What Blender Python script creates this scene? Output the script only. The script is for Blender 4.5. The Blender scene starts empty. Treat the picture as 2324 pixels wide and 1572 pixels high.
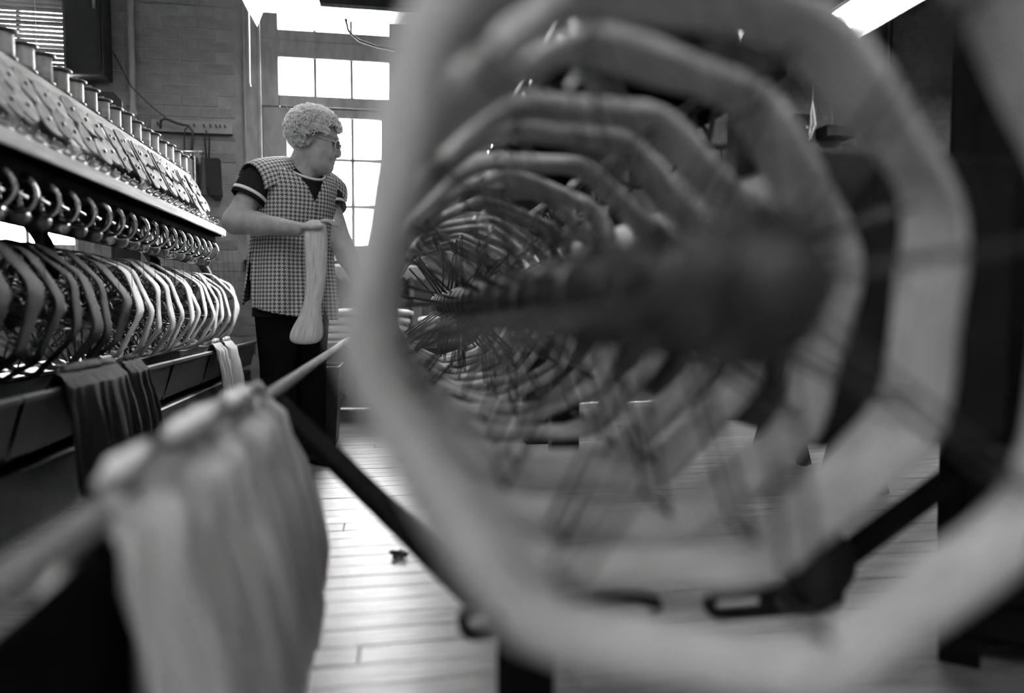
import bpy, math, random
import numpy as np
from mathutils import Vector, Matrix
random.seed(7); rng = np.random.default_rng(7)
S = bpy.context.scene
COL = S.collection
PI = math.pi

# ------------------------------------------------------------------ camera, world, exposure
CAMZ = 0.70
cd = bpy.data.cameras.new('camera'); cam = bpy.data.objects.new('camera', cd); COL.objects.link(cam)
cam.location = (0, 0, CAMZ)
cam.rotation_euler = (math.radians(90 - 3.18), 0, math.radians(-9.54))
cd.sensor_width = 36; cd.lens = 1600 / 2324 * 36
cd.clip_start = 0.02
cd.dof.use_dof = True; cd.dof.focus_distance = 3.3; cd.dof.aperture_fstop = 1.05
S.camera = cam
S.view_settings.view_transform = 'Standard'; S.view_settings.look = 'None'
S.view_settings.gamma = 1; S.view_settings.use_curve_mapping = False
S.view_settings.exposure = 1.3
w = bpy.data.worlds.new('overcast_sky'); S.world = w; w.use_nodes = True
bg = w.node_tree.nodes['Background']; bg.inputs[0].default_value = (1, 1, 1, 1); bg.inputs[1].default_value = 34.0
TUBE_POWER = 12.0          # emission of the fluorescent tubes

# ------------------------------------------------------------------ materials (all grey: the photograph is black and white)
def newmat(name):
    m = bpy.data.materials.new(name); m.use_nodes = True
    return m, m.node_tree, m.node_tree.nodes['Principled BSDF']
def N(nt, t, **kw):
    n = nt.nodes.new(t)
    for k, v in kw.items(): setattr(n, k, v)
    return n
def grey(v): return (v, v, v, 1)
def mat(name, v, var=0.25, rough=0.6, metal=0.0, scale=8.0, bump=0.0, bscale=40.0, stretch=(1, 1, 1), rnd=0.0, spec=0.5, coord='Object'):
    m, nt, b = newmat(name); L = nt.links.new
    tc = N(nt, 'ShaderNodeTexCoord'); mp = N(nt, 'ShaderNodeMapping'); mp.inputs['Scale'].default_value = stretch
    L(tc.outputs[coord], mp.inputs[0])
    nz = N(nt, 'ShaderNodeTexNoise'); nz.inputs['Scale'].default_value = scale; nz.inputs['Detail'].default_value = 5
    L(mp.outputs[0], nz.inputs['Vector'])
    mr = N(nt, 'ShaderNodeMapRange'); mr.inputs[1].default_value = .3; mr.inputs[2].default_value = .7
    mr.inputs[3].default_value = v * (1 - var); mr.inputs[4].default_value = v * (1 + var)
    L(nz.outputs[0], mr.inputs[0]); out = mr.outputs[0]
    if rnd:
        oi = N(nt, 'ShaderNodeObjectInfo'); r2 = N(nt, 'ShaderNodeMapRange')
        r2.inputs[3].default_value = 1 - rnd; r2.inputs[4].default_value = 1 + rnd
        L(oi.outputs['Random'], r2.inputs[0]); mu = N(nt, 'ShaderNodeMath', operation='MULTIPLY')
        L(out, mu.inputs[0]); L(r2.outputs[0], mu.inputs[1]); out = mu.outputs[0]
    L(out, b.inputs['Base Color'])
    b.inputs['Roughness'].default_value = rough; b.inputs['Metallic'].default_value = metal
    b.inputs['Specular IOR Level'].default_value = spec
    if bump:
        n2 = N(nt, 'ShaderNodeTexNoise'); n2.inputs['Scale'].default_value = bscale; n2.inputs['Detail'].default_value = 4
        L(mp.outputs[0], n2.inputs['Vector'])
        bp = N(nt, 'ShaderNodeBump'); bp.inputs['Strength'].default_value = bump; bp.inputs['Distance'].default_value = .01
        L(n2.outputs[0], bp.inputs['Height']); L(bp.outputs[0], b.inputs['Normal'])
    return m
def yarnmat(name, v):
    m, nt, b = newmat(name); L = nt.links.new
    tc = N(nt, 'ShaderNodeTexCoord'); mp = N(nt, 'ShaderNodeMapping'); mp.inputs['Scale'].default_value = (2.2, 26, 1)
    L(tc.outputs['UV'], mp.inputs[0])
    nz = N(nt, 'ShaderNodeTexNoise'); nz.inputs['Scale'].default_value = 3.2; nz.inputs['Detail'].default_value = 4
    L(mp.outputs[0], nz.inputs['Vector'])
    mr = N(nt, 'ShaderNodeMapRange'); mr.inputs[1].default_value = .3; mr.inputs[2].default_value = .7
    mr.inputs[3].default_value = v * .62; mr.inputs[4].default_value = v * 1.18; L(nz.outputs[0], mr.inputs[0])
    L(mr.outputs[0], b.inputs['Base Color']); b.inputs['Roughness'].default_value = .75
    b.inputs['Sheen Weight'].default_value = .15 * v; b.inputs['Specular IOR Level'].default_value = .12
    bp = N(nt, 'ShaderNodeBump'); bp.inputs['Strength'].default_value = .7; bp.inputs['Distance'].default_value = .006
    L(nz.outputs[0], bp.inputs['Height']); L(bp.outputs[0], b.inputs['Normal'])
    return m
def emitmat(name, s):
    m, nt, b = newmat(name); b.inputs['Emission Color'].default_value = grey(1); b.inputs['Emission Strength'].default_value = s
    b.inputs['Base Color'].default_value = grey(.8)
    return m
def houndstooth():
    m, nt, b = newmat('houndstooth_cotton'); L = nt.links.new
    uv = N(nt, 'ShaderNodeTexCoord'); sp = N(nt, 'ShaderNodeSeparateXYZ'); L(uv.outputs['UV'], sp.inputs[0])
    per = 0.0165
    def M(op, a, c=None):
        n = N(nt, 'ShaderNodeMath', operation=op)
        for i, x in enumerate((a, c)):
            if x is None: continue
            if isinstance(x, (int, float)): n.inputs[i].default_value = x
            else: L(x, n.inputs[i])
        return n.outputs[0]
    i = M('FLOOR', M('MULTIPLY', sp.outputs[0], 8 / per)); j = M('FLOOR', M('MULTIPLY', sp.outputs[1], 8 / per))
    wa = M('LESS_THAN', M('FLOORED_MODULO', i, 8), 4); we = M('LESS_THAN', M('FLOORED_MODULO', j, 8), 4)
    tw = M('LESS_THAN', M('FLOORED_MODULO', M('ADD', i, j), 4), 2)
    c = M('ADD', M('MULTIPLY', tw, wa), M('MULTIPLY', M('SUBTRACT', 1, tw), we))
    v = M('ADD', M('MULTIPLY', c, -.50), .56)
    L(v, b.inputs['Base Color']); b.inputs['Roughness'].default_value = .85
    return m
def glassmat():
    m, nt, b = newmat('window_glass'); L = nt.links.new
    tr = N(nt, 'ShaderNodeBsdfTransparent'); gl = N(nt, 'ShaderNodeBsdfGlossy'); gl.inputs['Roughness'].default_value = .03
    mx = N(nt, 'ShaderNodeMixShader'); mx.inputs[0].default_value = .06
    L(tr.outputs[0], mx.inputs[1]); L(gl.outputs[0], mx.inputs[2])
    L(mx.outputs[0], nt.nodes['Material Output'].inputs['Surface'])
    return m
def lensmat():
    m, nt, b = newmat('spectacle_lens'); L = nt.links.new
    tr = N(nt, 'ShaderNodeBsdfTransparent'); tr.inputs[0].default_value = grey(.45); gl = N(nt, 'ShaderNodeBsdfGlossy'); gl.inputs['Roughness'].default_value = .02
    mx = N(nt, 'ShaderNodeMixShader'); mx.inputs[0].default_value = .12
    L(tr.outputs[0], mx.inputs[1]); L(gl.outputs[0], mx.inputs[2]); L(mx.outputs[0], nt.nodes['Material Output'].inputs['Surface'])
    return m
BRICK = mat('painted_brick', .15, .22, .75, bump=.5, bscale=60, scale=14, rnd=.08)
MORTAR = mat('painted_mortar', .19, .2, .85, bump=.4, bscale=80)
PLASTER = mat('painted_plaster', .22, .2, .85, scale=3, bump=.2)
CEIL = mat('ceiling_boards', .22, .2, .8, scale=3)
PLANK = mat('worn_maple_board', .29, .38, .36, scale=5, stretch=(1.2, 14, 3), bump=.25, bscale=16, rnd=.16)
SUBFL = mat('dark_subfloor', .03, .2, .9)
IRON = mat('black_cast_iron', .014, .3, .55, metal=.0, scale=20, bump=.15, bscale=60, spec=.25)
IRON2 = mat('grey_painted_iron', .024, .3, .5, scale=16, bump=.1, spec=.3)
STEEL = mat('bright_steel', .55, .15, .22, metal=1.0, scale=30)
DSTEEL = mat('oiled_steel', .16, .3, .35, metal=1.0, scale=30)
ALUM = mat('dull_aluminium', .17, .25, .8, metal=.0, scale=40, rnd=.4, spec=.06)
LWOOD = mat('pale_worn_wood', .25, .3, .75, scale=6, stretch=(10, .8, 10), bump=.2, bscale=20, spec=.1)
LIPW = mat('scrubbed_shelf_edge', .45, .25, .8, scale=6, stretch=(10, .8, 10), bump=.2, bscale=20, spec=.1)
SPOOLW = mat('pale_spool_paper', .24, .2, .5, scale=20, rnd=.3)
SPOOLD = mat('dark_spool_flange', .06, .3, .4, scale=20)
REELW = mat('dark_reel_wood', .03, .4, .5, scale=12, rnd=.25)
DWOOD = mat('dark_stained_wood', .04, .35, .5, scale=6, stretch=(1, 1, 6))
CASING = mat('painted_window_casing', .17, .22, .55, scale=9, stretch=(3, 3, 1), bump=.15)
WHITEP = mat('white_enamel', .75, .08, .35)
SLATM = mat('blind_slat', .03, .2, .9, spec=.0)
SKIN = mat('aged_skin', .33, .14, .55, scale=28, bump=.25, bscale=70)
HAIR = mat('white_hair', .92, .10, .7, scale=60)
_nt = HAIR.node_tree; _b = _nt.nodes['Principled BSDF']; _t = _nt.nodes.new('ShaderNodeBsdfTranslucent'); _t.inputs[0].default_value = grey(.95)
_m = _nt.nodes.new('ShaderNodeMixShader'); _m.inputs[0].default_value = .5
_nt.links.new(_b.outputs[0], _m.inputs[1]); _nt.links.new(_t.outputs[0], _m.inputs[2]); _nt.links.new(_m.outputs[0], _nt.nodes['Material Output'].inputs['Surface'])
SHIRT = mat('dark_knit', .020, .2, .9, scale=60, spec=.05)
STRIPE = mat('white_knit', .72, .1, .85)
TROUS = mat('black_cloth', .008, .25, .95, scale=20, spec=.0)
HOUND = houndstooth()
GLASS = glassmat(); LENS = lensmat()
FRAMEM = mat('pale_spectacle_frame', .5, .1, .3)
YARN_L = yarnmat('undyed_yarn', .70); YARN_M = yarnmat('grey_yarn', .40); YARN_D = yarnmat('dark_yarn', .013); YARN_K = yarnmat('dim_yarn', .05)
TUBE = emitmat('fluorescent_tube', TUBE_POWER)
MATTE = mat('matt_black_iron', .012, .2, .95, scale=20, spec=.0)
CABLE = mat('black_rubber', .015, .2, .6)
BRISTLE = mat('black_bristle', .012, .3, .9)
LINT = mat('dark_lint', .05, .4, .95)
STRINGM = mat('white_string', .8, .05, .8)

# ------------------------------------------------------------------ mesh helpers
class MB:
    def __init__(s): s.v = []; s.f = []; s.uv = {}
    def add(s, v, f, uv=None):
        o = len(s.v); s.v += [tuple(map(float, p)) for p in v]
        for k, q in enumerate(f):
            if uv is not None: s.uv[len(s.f)] = uv[k]
            s.f.append(tuple(i + o for i in q))
        return s
    def box(s, x0, x1, y0, y1, z0, z1, c=0.0):
        if c <= 0:
            v = [(x, y, z) for x in (x0, x1) for y in (y0, y1) for z in (z0, z1)]
            return s.add(v, [(0, 1, 3, 2), (4, 6, 7, 5), (0, 4, 5, 1), (2, 3, 7, 6), (0, 2, 6, 4), (1, 5, 7, 3)])
        v = []
        for x, sx in ((x0, 1), (x1, -1)):
            for y, sy in ((y0, 1), (y1, -1)):
                for z, sz in ((z0, 1), (z1, -1)):
                    v += [(x, y + sy * c, z + sz * c), (x + sx * c, y, z + sz * c), (x + sx * c, y + sy * c, z)]
        # chamfered box through a convex hull of its 24 points
        import bmesh
        bm = bmesh.new()
        for p in v: bm.verts.new(p)
        r = bmesh.ops.convex_hull(bm, input=bm.verts)
        bm.verts.index_update()
        vv = [tuple(q.co) for q in bm.verts]; ff = [[q.index for q in f_.verts] for f_ in bm.faces]; bm.free()
        return s.add(vv, ff)
    def obox(s, a, b, wd, th, up=(0, 0, 1)):
        """bar from a to b, wd wide (sideways) and th thick"""
        a = Vector(a); b = Vector(b); d = (b - a).normalized(); u = Vector(up)
        sd = d.cross(u).normalized(); u = sd.cross(d).normalized()
        v = [p + sd * (i * wd / 2) + u * (j * th / 2) for p in (a, b) for i in (-1, 1) for j in (-1, 1)]
        return s.add(v, [(0, 1, 3, 2), (4, 6, 7, 5), (0, 4, 5, 1), (2, 3, 7, 6), (0, 2, 6, 4), (1, 5, 7, 3)])
    def tube(s, path, r, n=8, closed=False, caps=True):
        P = [Vector(p) for p in path]; m = len(P); rs = r if hasattr(r, '__len__') else [r] * m
        up = None; rings = []
        for i in range(m):
            if closed: t = P[(i + 1) % m] - P[i - 1]
            else: t = P[min(i + 1, m - 1)] - P[max(i - 1, 0)]
            t.normalize()
            if up is None:
                up = Vector((0, 0, 1)) if abs(t.z) < .9 else Vector((1, 0, 0))
            sd = t.cross(up).normalized(); up = sd.cross(t).normalized()
            rings.append([P[i] + sd * (math.cos(2 * PI * k / n) * rs[i]) + up * (math.sin(2 * PI * k / n) * rs[i]) for k in range(n)])
        return s.loft(rings, closed, caps)
    def loft(s, rings, closed=False, caps=True, uvu=None, uvv=None):
        m = len(rings); n = len(rings[0]); v = [p for r in rings for p in r]; f = []; uv = []
        for i in range(m if closed else m - 1):
            for k in range(n):
                a, b = i * n + k, i * n + (k + 1) % n; c, d = ((i + 1) % m) * n + (k + 1) % n, ((i + 1) % m) * n + k
                f.append((a, b, c, d))
                if uvu is not None: uv.append([(uvu[i], uvv[k]), (uvu[i], uvv[k + 1]), (uvu[i + 1], uvv[k + 1]), (uvu[i + 1], uvv[k])])
        if caps and not closed:
            f += [tuple(range(n))[::-1], tuple((m - 1) * n + k for k in range(n))]
            if uvu is not None: uv += [[(0, 0)] * n, [(0, 0)] * n]
        return s.add(v, f, uv if uvu is not None else None)
    def lathe(s, prof, c=(0, 0, 0), ax='z', n=20):
        rings = []
        for r, h in prof:
            rg = []
            for k in range(n):
                a = 2 * PI * k / n; x, y = r * math.cos(a), r * math.sin(a)
                p = {'z': (x, y, h), 'y': (x, h, y), 'x': (h, x, y)}[ax]
                rg.append((p[0] + c[0], p[1] + c[1], p[2] + c[2]))
            rings.append(rg)
        return s.loft(rings)
    def build(s, name, m, parent=None, smooth=False, loc=None, recalc=True):
        me = bpy.data.meshes.new(name); me.from_pydata(s.v, [], s.f)
        if s.uv:
            ul = me.uv_layers.new(name='UVMap')
            for p in me.polygons:
                if p.index in s.uv:
                    for li, t in zip(p.loop_indices, s.uv[p.index]): ul.data[li].uv = t
        if recalc:
            import bmesh
            bm = bmesh.new(); bm.from_mesh(me); bmesh.ops.recalc_face_normals(bm, faces=bm.faces); bm.to_mesh(me); bm.free()
        if smooth:
            me.polygons.foreach_set('use_smooth', [True] * len(me.polygons))
        if m: me.materials.append(m)
        me.update()
        return link(name, me, parent, loc)
def link(name, me, parent=None, loc=None):
    o = bpy.data.objects.new(name, me); COL.objects.link(o)
    if parent: o.parent = parent
    if loc: o.location = loc
    return o
def tag(o, label, cat, group=None):
    o['label'] = label; o['category'] = cat
    if group: o['group'] = group
    return o
def thing(name, label, cat, loc=(0, 0, 0), group=None):
    o = bpy.data.objects.new(name, None); COL.objects.link(o); o.location = loc; o.empty_display_size = .1
    return tag(o, label, cat, group)
def struct(o): o['kind'] = 'structure'; return o
def copytree(o, parent=None):
    c = o.copy(); COL.objects.link(c)
    if parent: c.parent = parent
    for ch in o.children: copytree(ch, c)
    return c
ORD = ['first', 'second', 'third', 'fourth', 'fifth', 'sixth', 'seventh', 'eighth', 'ninth', 'tenth', 'eleventh', 'twelfth', 'thirteenth',
       'fourteenth', 'fifteenth', 'sixteenth', 'seventeenth', 'eighteenth', 'nineteenth', 'twentieth', 'twenty-first', 'twenty-second',
       'twenty-third', 'twenty-fourth', 'twenty-fifth', 'twenty-sixth', 'twenty-seventh', 'twenty-eighth']

# ================================================================== the room
XL, XR, YB, YF, ZC = -3.3, 4.8, 5.0, -2.6, 3.3
fl = struct(MB().box(XL, XR, YF, YB + .2, -.12, -.022).build('floor', SUBFL))
BW = .078
plank_me = {}
for L_ in (1.6, 2.2, 2.7):
    o = MB().box(-L_ / 2 + .001, L_ / 2 - .001, -BW / 2 + .0012, BW / 2 - .0012, -.022, 0, .0016).build('plank', PLANK)
    plank_me[L_] = o.data; bpy.data.objects.remove(o)
far_planks = MB(); y = YF + BW / 2
while y < YB:
    x = XL - random.random() * 1.5
    while x < XR:
        L_ = random.choice((1.6, 2.2, 2.7))
        if .4 < y and x + L_ > -2.2 and x < 3.6:
            p = link('plank', plank_me[L_], fl, (x + L_ / 2, y, random.uniform(-.0008, .0008)))
            p.rotation_euler = (random.uniform(-.006, .006), 0, 0)
        else:
            far_planks.box(max(x, XL) + .001, min(x + L_, XR) - .001, y - BW / 2 + .0012, y + BW / 2 - .0012, -.022, 0)
        x += L_
    y += BW
far_planks.build('planks_beyond', PLANK, fl)['kind'] = 'stuff'

struct(MB().box(XL, XR, YF, YB, ZC, ZC + .15).build('ceiling', CEIL))
struct(MB().box(XL - .2, XL, YF, YB + .2, 0, ZC).build('wall_left', PLASTER))
struct(MB().box(XR, XR + .2, YF, YB + .2, 0, ZC).build('wall_right', PLASTER))
struct(MB().box(XL, XR, YF - .2, YF, 0, ZC).build('wall_front', PLASTER))
# back wall: openings of the two windows
OPEN = [(-2.95, -2.0, 1.06, 2.98), (-.86, .10, 1.07, 2.98)]
mb = MB(); xs = XL
for x0, x1, z0, z1 in OPEN:
    mb.box(xs, x0, YB + .0035, YB + .22, 0, ZC); mb.box(x0, x1, YB + .0035, YB + .22, 0, z0); mb.box(x0, x1, YB + .0035, YB + .22, z1, ZC); xs = x1
mb.box(xs, XR, YB + .0035, YB + .22, 0, ZC)
wb = struct(mb.build('wall_back', MORTAR))
CH, CL = .072, .228
bm_ = MB().box(-CL / 2 + .0042, CL / 2 - .0042, 0, .06, -CH / 2 + .0040, CH / 2 - .0040, .003).build('brick', BRICK); brick_me = bm_.data; bpy.data.objects.remove(bm_)
field = MB(); nb = 0
for r in range(int(ZC / CH)):
    z = (r + .5) * CH; x = XL + (CL / 2 if r % 2 else 0)
    while x < XR:
        xa, xb = x - CL / 2, x + CL / 2
        if not any(xb > a - .06 and xa < b + .06 and z + CH / 2 > c - .04 and z - CH / 2 < d + .04 for a, b, c, d in OPEN):
            vis = (-2.0 < x < -.9 and .95 < z < 2.62) or (2.15 < x < 3.95 and 1.55 < z < 2.55)
            yj = YB + random.uniform(-.0015, .0015)
            if vis and nb < 300:
                b = link('brick', brick_me, wb, (x, yj, z)); b.rotation_euler = (random.uniform(-.015, .015), random.uniform(-.008, .008), random.uniform(-.008, .008)); nb += 1
            else: field.box(max(xa, XL) + .005, min(xb, XR) - .005, yj, YB + .05, z - CH / 2 + .0045, z + CH / 2 - .0045)
        x += CL
field.build('brick_field', BRICK, wb)['kind'] = 'stuff'

# ---- windows
def window(name, x0, x1, z0, z1, sections):
    wo = bpy.data.objects.new(name, None); COL.objects.link(wo); wo.location = ((x0 + x1) / 2, YB, z0); struct(wo)
    ox, oz = wo.location.x, z0
    def part(nm, a, b, y0, y1, c, d, m=CASING, ch=.004):
        return MB().box(a - ox, b - ox, y0 - YB, y1 - YB, c - oz, d - oz, ch).build(nm, m, wo)
    part('casing', x0 - .09, x0 + .0, YB - .035, YB + .12, z0 - .02, z1 + .09); part('casing', x1, x1 + .09, YB - .035, YB + .12, z0 - .02, z1 + .09)
    part('casing', x0 - .09, x1 + .09, YB - .045, YB + .12, z1, z1 + .10)
    part('casing_bead', x0 - .012, x0 + .012, YB - .048, YB - .034, z0, z1); part('casing_bead', x1 - .012, x1 + .012, YB - .048, YB - .034, z0, z1)
    part('casing_bead', x0 - .10, x0 - .08, YB - .048, YB - .034, z0, z1)
    part('sill', x0 - .12, x1 + .12, YB - .10, YB + .14, z0 - .06, z0 - .015)
    for sx0, sx1, fx0, fx1, sz0, sz1, fz0, fz1, cols, rows, yo in sections:
        ys0, ys1 = YB + .02 + yo, YB + .06 + yo
        part('sash_stile', fx0, sx0, ys0, ys1, fz0, fz1); part('sash_stile', sx1, fx1, ys0, ys1, fz0, fz1)
        part('sash_rail', sx0, sx1, ys0, ys1, fz0, sz0); part('sash_rail', sx0, sx1, ys0, ys1, sz1, fz1)
        for c in cols: part('muntin', c - .011, c + .011, ys0 + .006, ys1 - .006, sz0, sz1, ch=.003)
        for r in rows: part('muntin', sx0, sx1, ys0 + .006, ys1 - .006, r - .011, r + .011, ch=.003)
        cs = [sx0] + cols + [sx1]; rs = [sz0] + rows + [sz1]
        for i in range(len(cs) - 1):
            for j in range(len(rs) - 1): part('pane', cs[i], cs[i + 1], ys0 + .018, ys0 + .022, rs[j], rs[j + 1], GLASS, 0)
    return wo
w1 = window('window_1', -.86, .10, 1.07, 2.98, [
    (-.70, -.065, -.86, .10, 1.128, 1.99, 1.07, 2.055, [-.509, -.267], [1.395, 1.712], .02),
    (-.745, -.012, -.86, .10, 2.13, 2.375, 2.055, 2.49, [-.509, -.267], [], .0),
    (-.745, -.012, -.86, .10, 2.56, 2.90, 2.49, 2.98, [-.509, -.267], [], .0)])
w1['label'] = 'blown-out paned window behind the woman'
w2 = window('window_2', -2.95, -2.0, 1.06, 2.98, [
    (-2.90, -2.05, -2.95, -2.0, 1.11, 2.0, 1.06, 2.04, [-2.62, -2.33], [1.40, 1.70], .02),
    (-2.90, -2.05, -2.95, -2.0, 2.08, 2.93, 2.04, 2.98, [-2.62, -2.33], [2.36, 2.65], .0)])
w2['label'] = 'window with venetian blind behind the left machine'
bl = thing('venetian_blind', 'dark venetian blind half lowered over the window at the upper left', 'blind', (-2.475, YB - .07, 2.2))
MB().box(-.46, .46, -.03, .03, .76, .80, .004).build('head_rail', IRON2, bl)
for i in range(27):
    zz = .02 + i * .0275
    o = MB().box(-.455, .455, -.016, .016, -.001, .001).build('slat', SLATM, bl, loc=(0, 0, zz)); o.rotation_euler = (math.radians(-random.uniform(20, 33)), 0, random.uniform(-.004, .004))
for xx in (-.3, .3): MB().tube([(xx, -.018, 0), (xx, -.018, .77)], .0015, 5).build('ladder_cord', STRINGM, bl)
MB().box(-.455, .455, -.015, .015, -.012, .004, .003).build('bottom_rail', SLATM, bl)

# ================================================================== things on the back wall
o = thing('wall_pipe', 'pale vertical pipe on the brick wall left of the pegboard', 'pipe', (-1.644, YB - .03, 0))
MB().tube([(0, 0, 0), (0, 0, ZC)], .019, 12).build('pipe', PLASTER, o, True)
for zz in (1.95, 2.7): MB().lathe([(.026, zz - .015), (.026, zz + .015)], n=12).build('coupling', PLASTER, o)
o = thing('wall_pipe', 'thin upright pipe on the brick wall at the upper right', 'pipe', (3.735, YB - .03, 2.35))
MB().tube([(0, 0, 0), (0, 0, .95)], .016, 10).build('pipe', IRON2, o, True)
MB().tube([(.05, 0, .1), (.05, 0, .95)], .008, 8).build('conduit', IRON2, o, True)
MB().lathe([(.024, 0), (.024, .03)], n=10).build('pipe_cap', IRON2, o)
o = thing('dark_wall_cabinet', 'black box-like cabinet high on the wall beside the blind', 'cabinet', (-1.88, YB, 2.14))
MB().box(-.115, .115, -.16, -.012, 0, 1.1, .006).build('body', IRON, o)
MB().box(-.10, .10, -.172, -.161, .03, 1.05, .004).build('door', IRON, o); MB().box(.07, .085, -.19, -.172, .4, .5, .003).build('handle', DSTEEL, o)
pb = thing('peg_rail', 'long pale peg board on the wall with black hooks and cable', 'rack', (-1.29, YB - .004, 1.835))
MB().box(-.25, .25, -.025, -.004, .005, .088, .003).build('board', PLASTER, pb)
MB().tube([(-.26, -.034, 0), (.255, -.034, 0)], .0055, 8).build('rod', IRON, pb, True)
for i, xx in enumerate((-.2, -.06, .02, .08, .12, .155, .18, .21)):
    MB().tube([(xx, -.02, .05), (xx, -.05, .045), (xx, -.055, .06)], .004, 6).build('peg', IRON, pb)
def cat_pts(a, b, n, sag): return [(a[0] + (b[0] - a[0]) * t, a[1] + (b[1] - a[1]) * t, a[2] + (b[2] - a[2]) * t - sag * 4 * t * (1 - t)) for t in [i / n for i in range(n + 1)]]
def rod(name, pts, r, m, label, cat, n=6):
    return tag(MB().tube(pts, r, n).build(name, m, None, True), label, cat)
rod('wall_cable', cat_pts((-1.756, YB - .03, 2.336), (-1.647, YB - .065, 2.12), 4, .0) + cat_pts((-1.63, YB - .065, 2.10), (-1.44, YB - .07, 1.925), 8, .01), .004, CABLE, 'thin black cable slanting down the brick wall past the pipe', 'cable')
rod('bent_cable', [(-1.47, YB - .07, 1.85), (-1.468, YB - .07, 1.90), (-1.44, YB - .07, 1.915), (-1.36, YB - .07, 1.885), (-1.30, YB - .07, 1.875), (-1.275, YB - .07, 1.84), (-1.278, YB - .07, 1.77), (-1.285, YB - .07, 1.70)], .008, CABLE, 'thick black cable bent over the peg board rod', 'cable', 8)
rod('hanging_loop', [(-1.335, YB - .045, 1.72), (-1.333, YB - .045, 1.80), (-1.325, YB - .05, 1.86), (-1.30, YB - .05, 1.88), (-1.285, YB - .05, 1.85)], .004, CABLE, 'thin wire loop hanging from the peg board beside the bent cable', 'wire')
rod('wall_twine', [(-1.20, YB - .05, 1.86), (-1.203, YB - .045, 1.70), (-1.205, YB - .045, 1.60)], .002, CABLE, 'thin cord hanging straight from the middle of the peg board', 'cord')
br = thing('hanging_brush', 'long black bristle brush hanging by a loop from the peg board', 'brush', (-1.155, YB - .05, 1.40))
rr = random.Random(3)
m_ = MB(); m_.loft([[(x * s_ + dx, y_ * s_, z_) for x, y_ in ((-.045, -.025), (.045, -.025), (.045, .02), (-.045, .02))] for z_, s_, dx in ((.0, .35, .02), (.035, .85, .012), (.1, 1.0, .0), (.26, 1.0, -.005), (.275, .9, -.005))])
m_.build('bristles', BRISTLE, br)
MB().box(-.075, -.045, -.02, .02, .03, .28, .004).build('back', DWOOD, br)
MB().tube([(-.045, 0, .27), (-.05, -.01, .40), (-.035, -.015, .45), (-.02, -.01, .40), (-.03, 0, .27)], .005, 6).build('loop', CABLE, br, True)
o = thing('small_shelf', 'small cluttered steel bracket shelf at the far end of the bobbin row', 'shelf', (-1.36, YB - .06, 1.50))
MB().box(-.1, .1, -.12, .05, .16, .18, .002).build('plate', STEEL, o); MB().tube([(-.11, -.08, .20), (.14, -.08, .195)], .008, 8).build('bar', STEEL, o, True)
MB().lathe([(.016, .135), (.016, .165)], (0, -.08, .195), 'x', 10).build('bar_end', STEEL, o)
MB().box(.03, .09, -.1, .05, .02, .155, .004).build('pale_drawer', SPOOLW, o); MB().box(-.08, .02, -.1, .05, .04, .155, .004).build('dark_drawer', IRON2, o)
MB().box(.095, .105, -.05, .05, -.1, .18, .002).build('bracket', STEEL, o)
o = thing('octagonal_plate', 'clipped-corner grey metal plate standing behind the bobbins', 'plate', (-1.52, 4.2, 1.60))
mm = MB(); pr = [(-.075, 0), (.075, 0), (.075, .22), (.035, .265), (-.035, .265), (-.075, .22)]
mm.loft([[(x, -.004, z) for x, z in pr], [(x, .004, z) for x, z in pr]]); mm.build('plate', IRON2, o)
MB().tube([(0, .004, .02), (0, .03, .02), (0, .03, -.35)], .01, 8).build('stalk', IRON, o)
o = thing('switch_box', 'pale electrical plate with dark outline on the bright wall', 'switch', (2.53, YB - .004, 1.80))
MB().box(-.11, .11, -.012, 0, 0, .092, .002).build('back_plate', IRON, o); MB().box(-.104, .104, -.018, -.012, .005, .087, .002).build('cover', PLASTER, o); MB().box(.02, .034, -.034, -.018, .035, .055, .003).build('toggle', IRON, o)
o = thing('black_wall_box', 'square black box on the right-hand wall behind the white strings', 'box', (3.03, YB, 1.94))
MB().box(-.085, .085, -.12, -.01, 0, .19, .005).build('body', IRON, o); MB().box(-.075, .075, -.128, -.121, .01, .18, .003).build('lid', IRON, o); MB().box(-.01, .01, -.14, -.128, .08, .10, .002).build('latch', DSTEEL, o)
o = thing('black_wall_tray', 'low black tray with a pale stick beside the square black wall box', 'tray', (3.3, YB, 1.97))
MB().box(-.12, .12, -.16, -.01, 0, .07, .004).build('body', IRON, o); MB().box(-.125, .125, -.165, -.008, .07, .08, .003).build('rim', IRON2, o); MB().tube([(-.03, -.08, .08), (-.035, -.08, .30)], .012, 8).build('stick', LWOOD, o, True)
st = thing('hanging_strings', 'bunch of white strings hanging knotted in front of the black wall box', 'string', (3.02, YB - .22, 2.0))
MB().tube([(0, 0, 1.3), (.002, 0, .25), (0, 0, .2)], .003, 5).build('cord', STRINGM, st, True)
for i in range(7):
    rr2 = random.Random(i); a = rr2.uniform(-.03, .03)
    MB().tube([(0, 0, .2), (a * .6, 0, .12), (a + .01, rr2.uniform(-.01, .01), .03), (a * .4 - .02, 0, -.03 - .02 * i % .07)], .0022, 5).build('strand', STRINGM, st, True)

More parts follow.
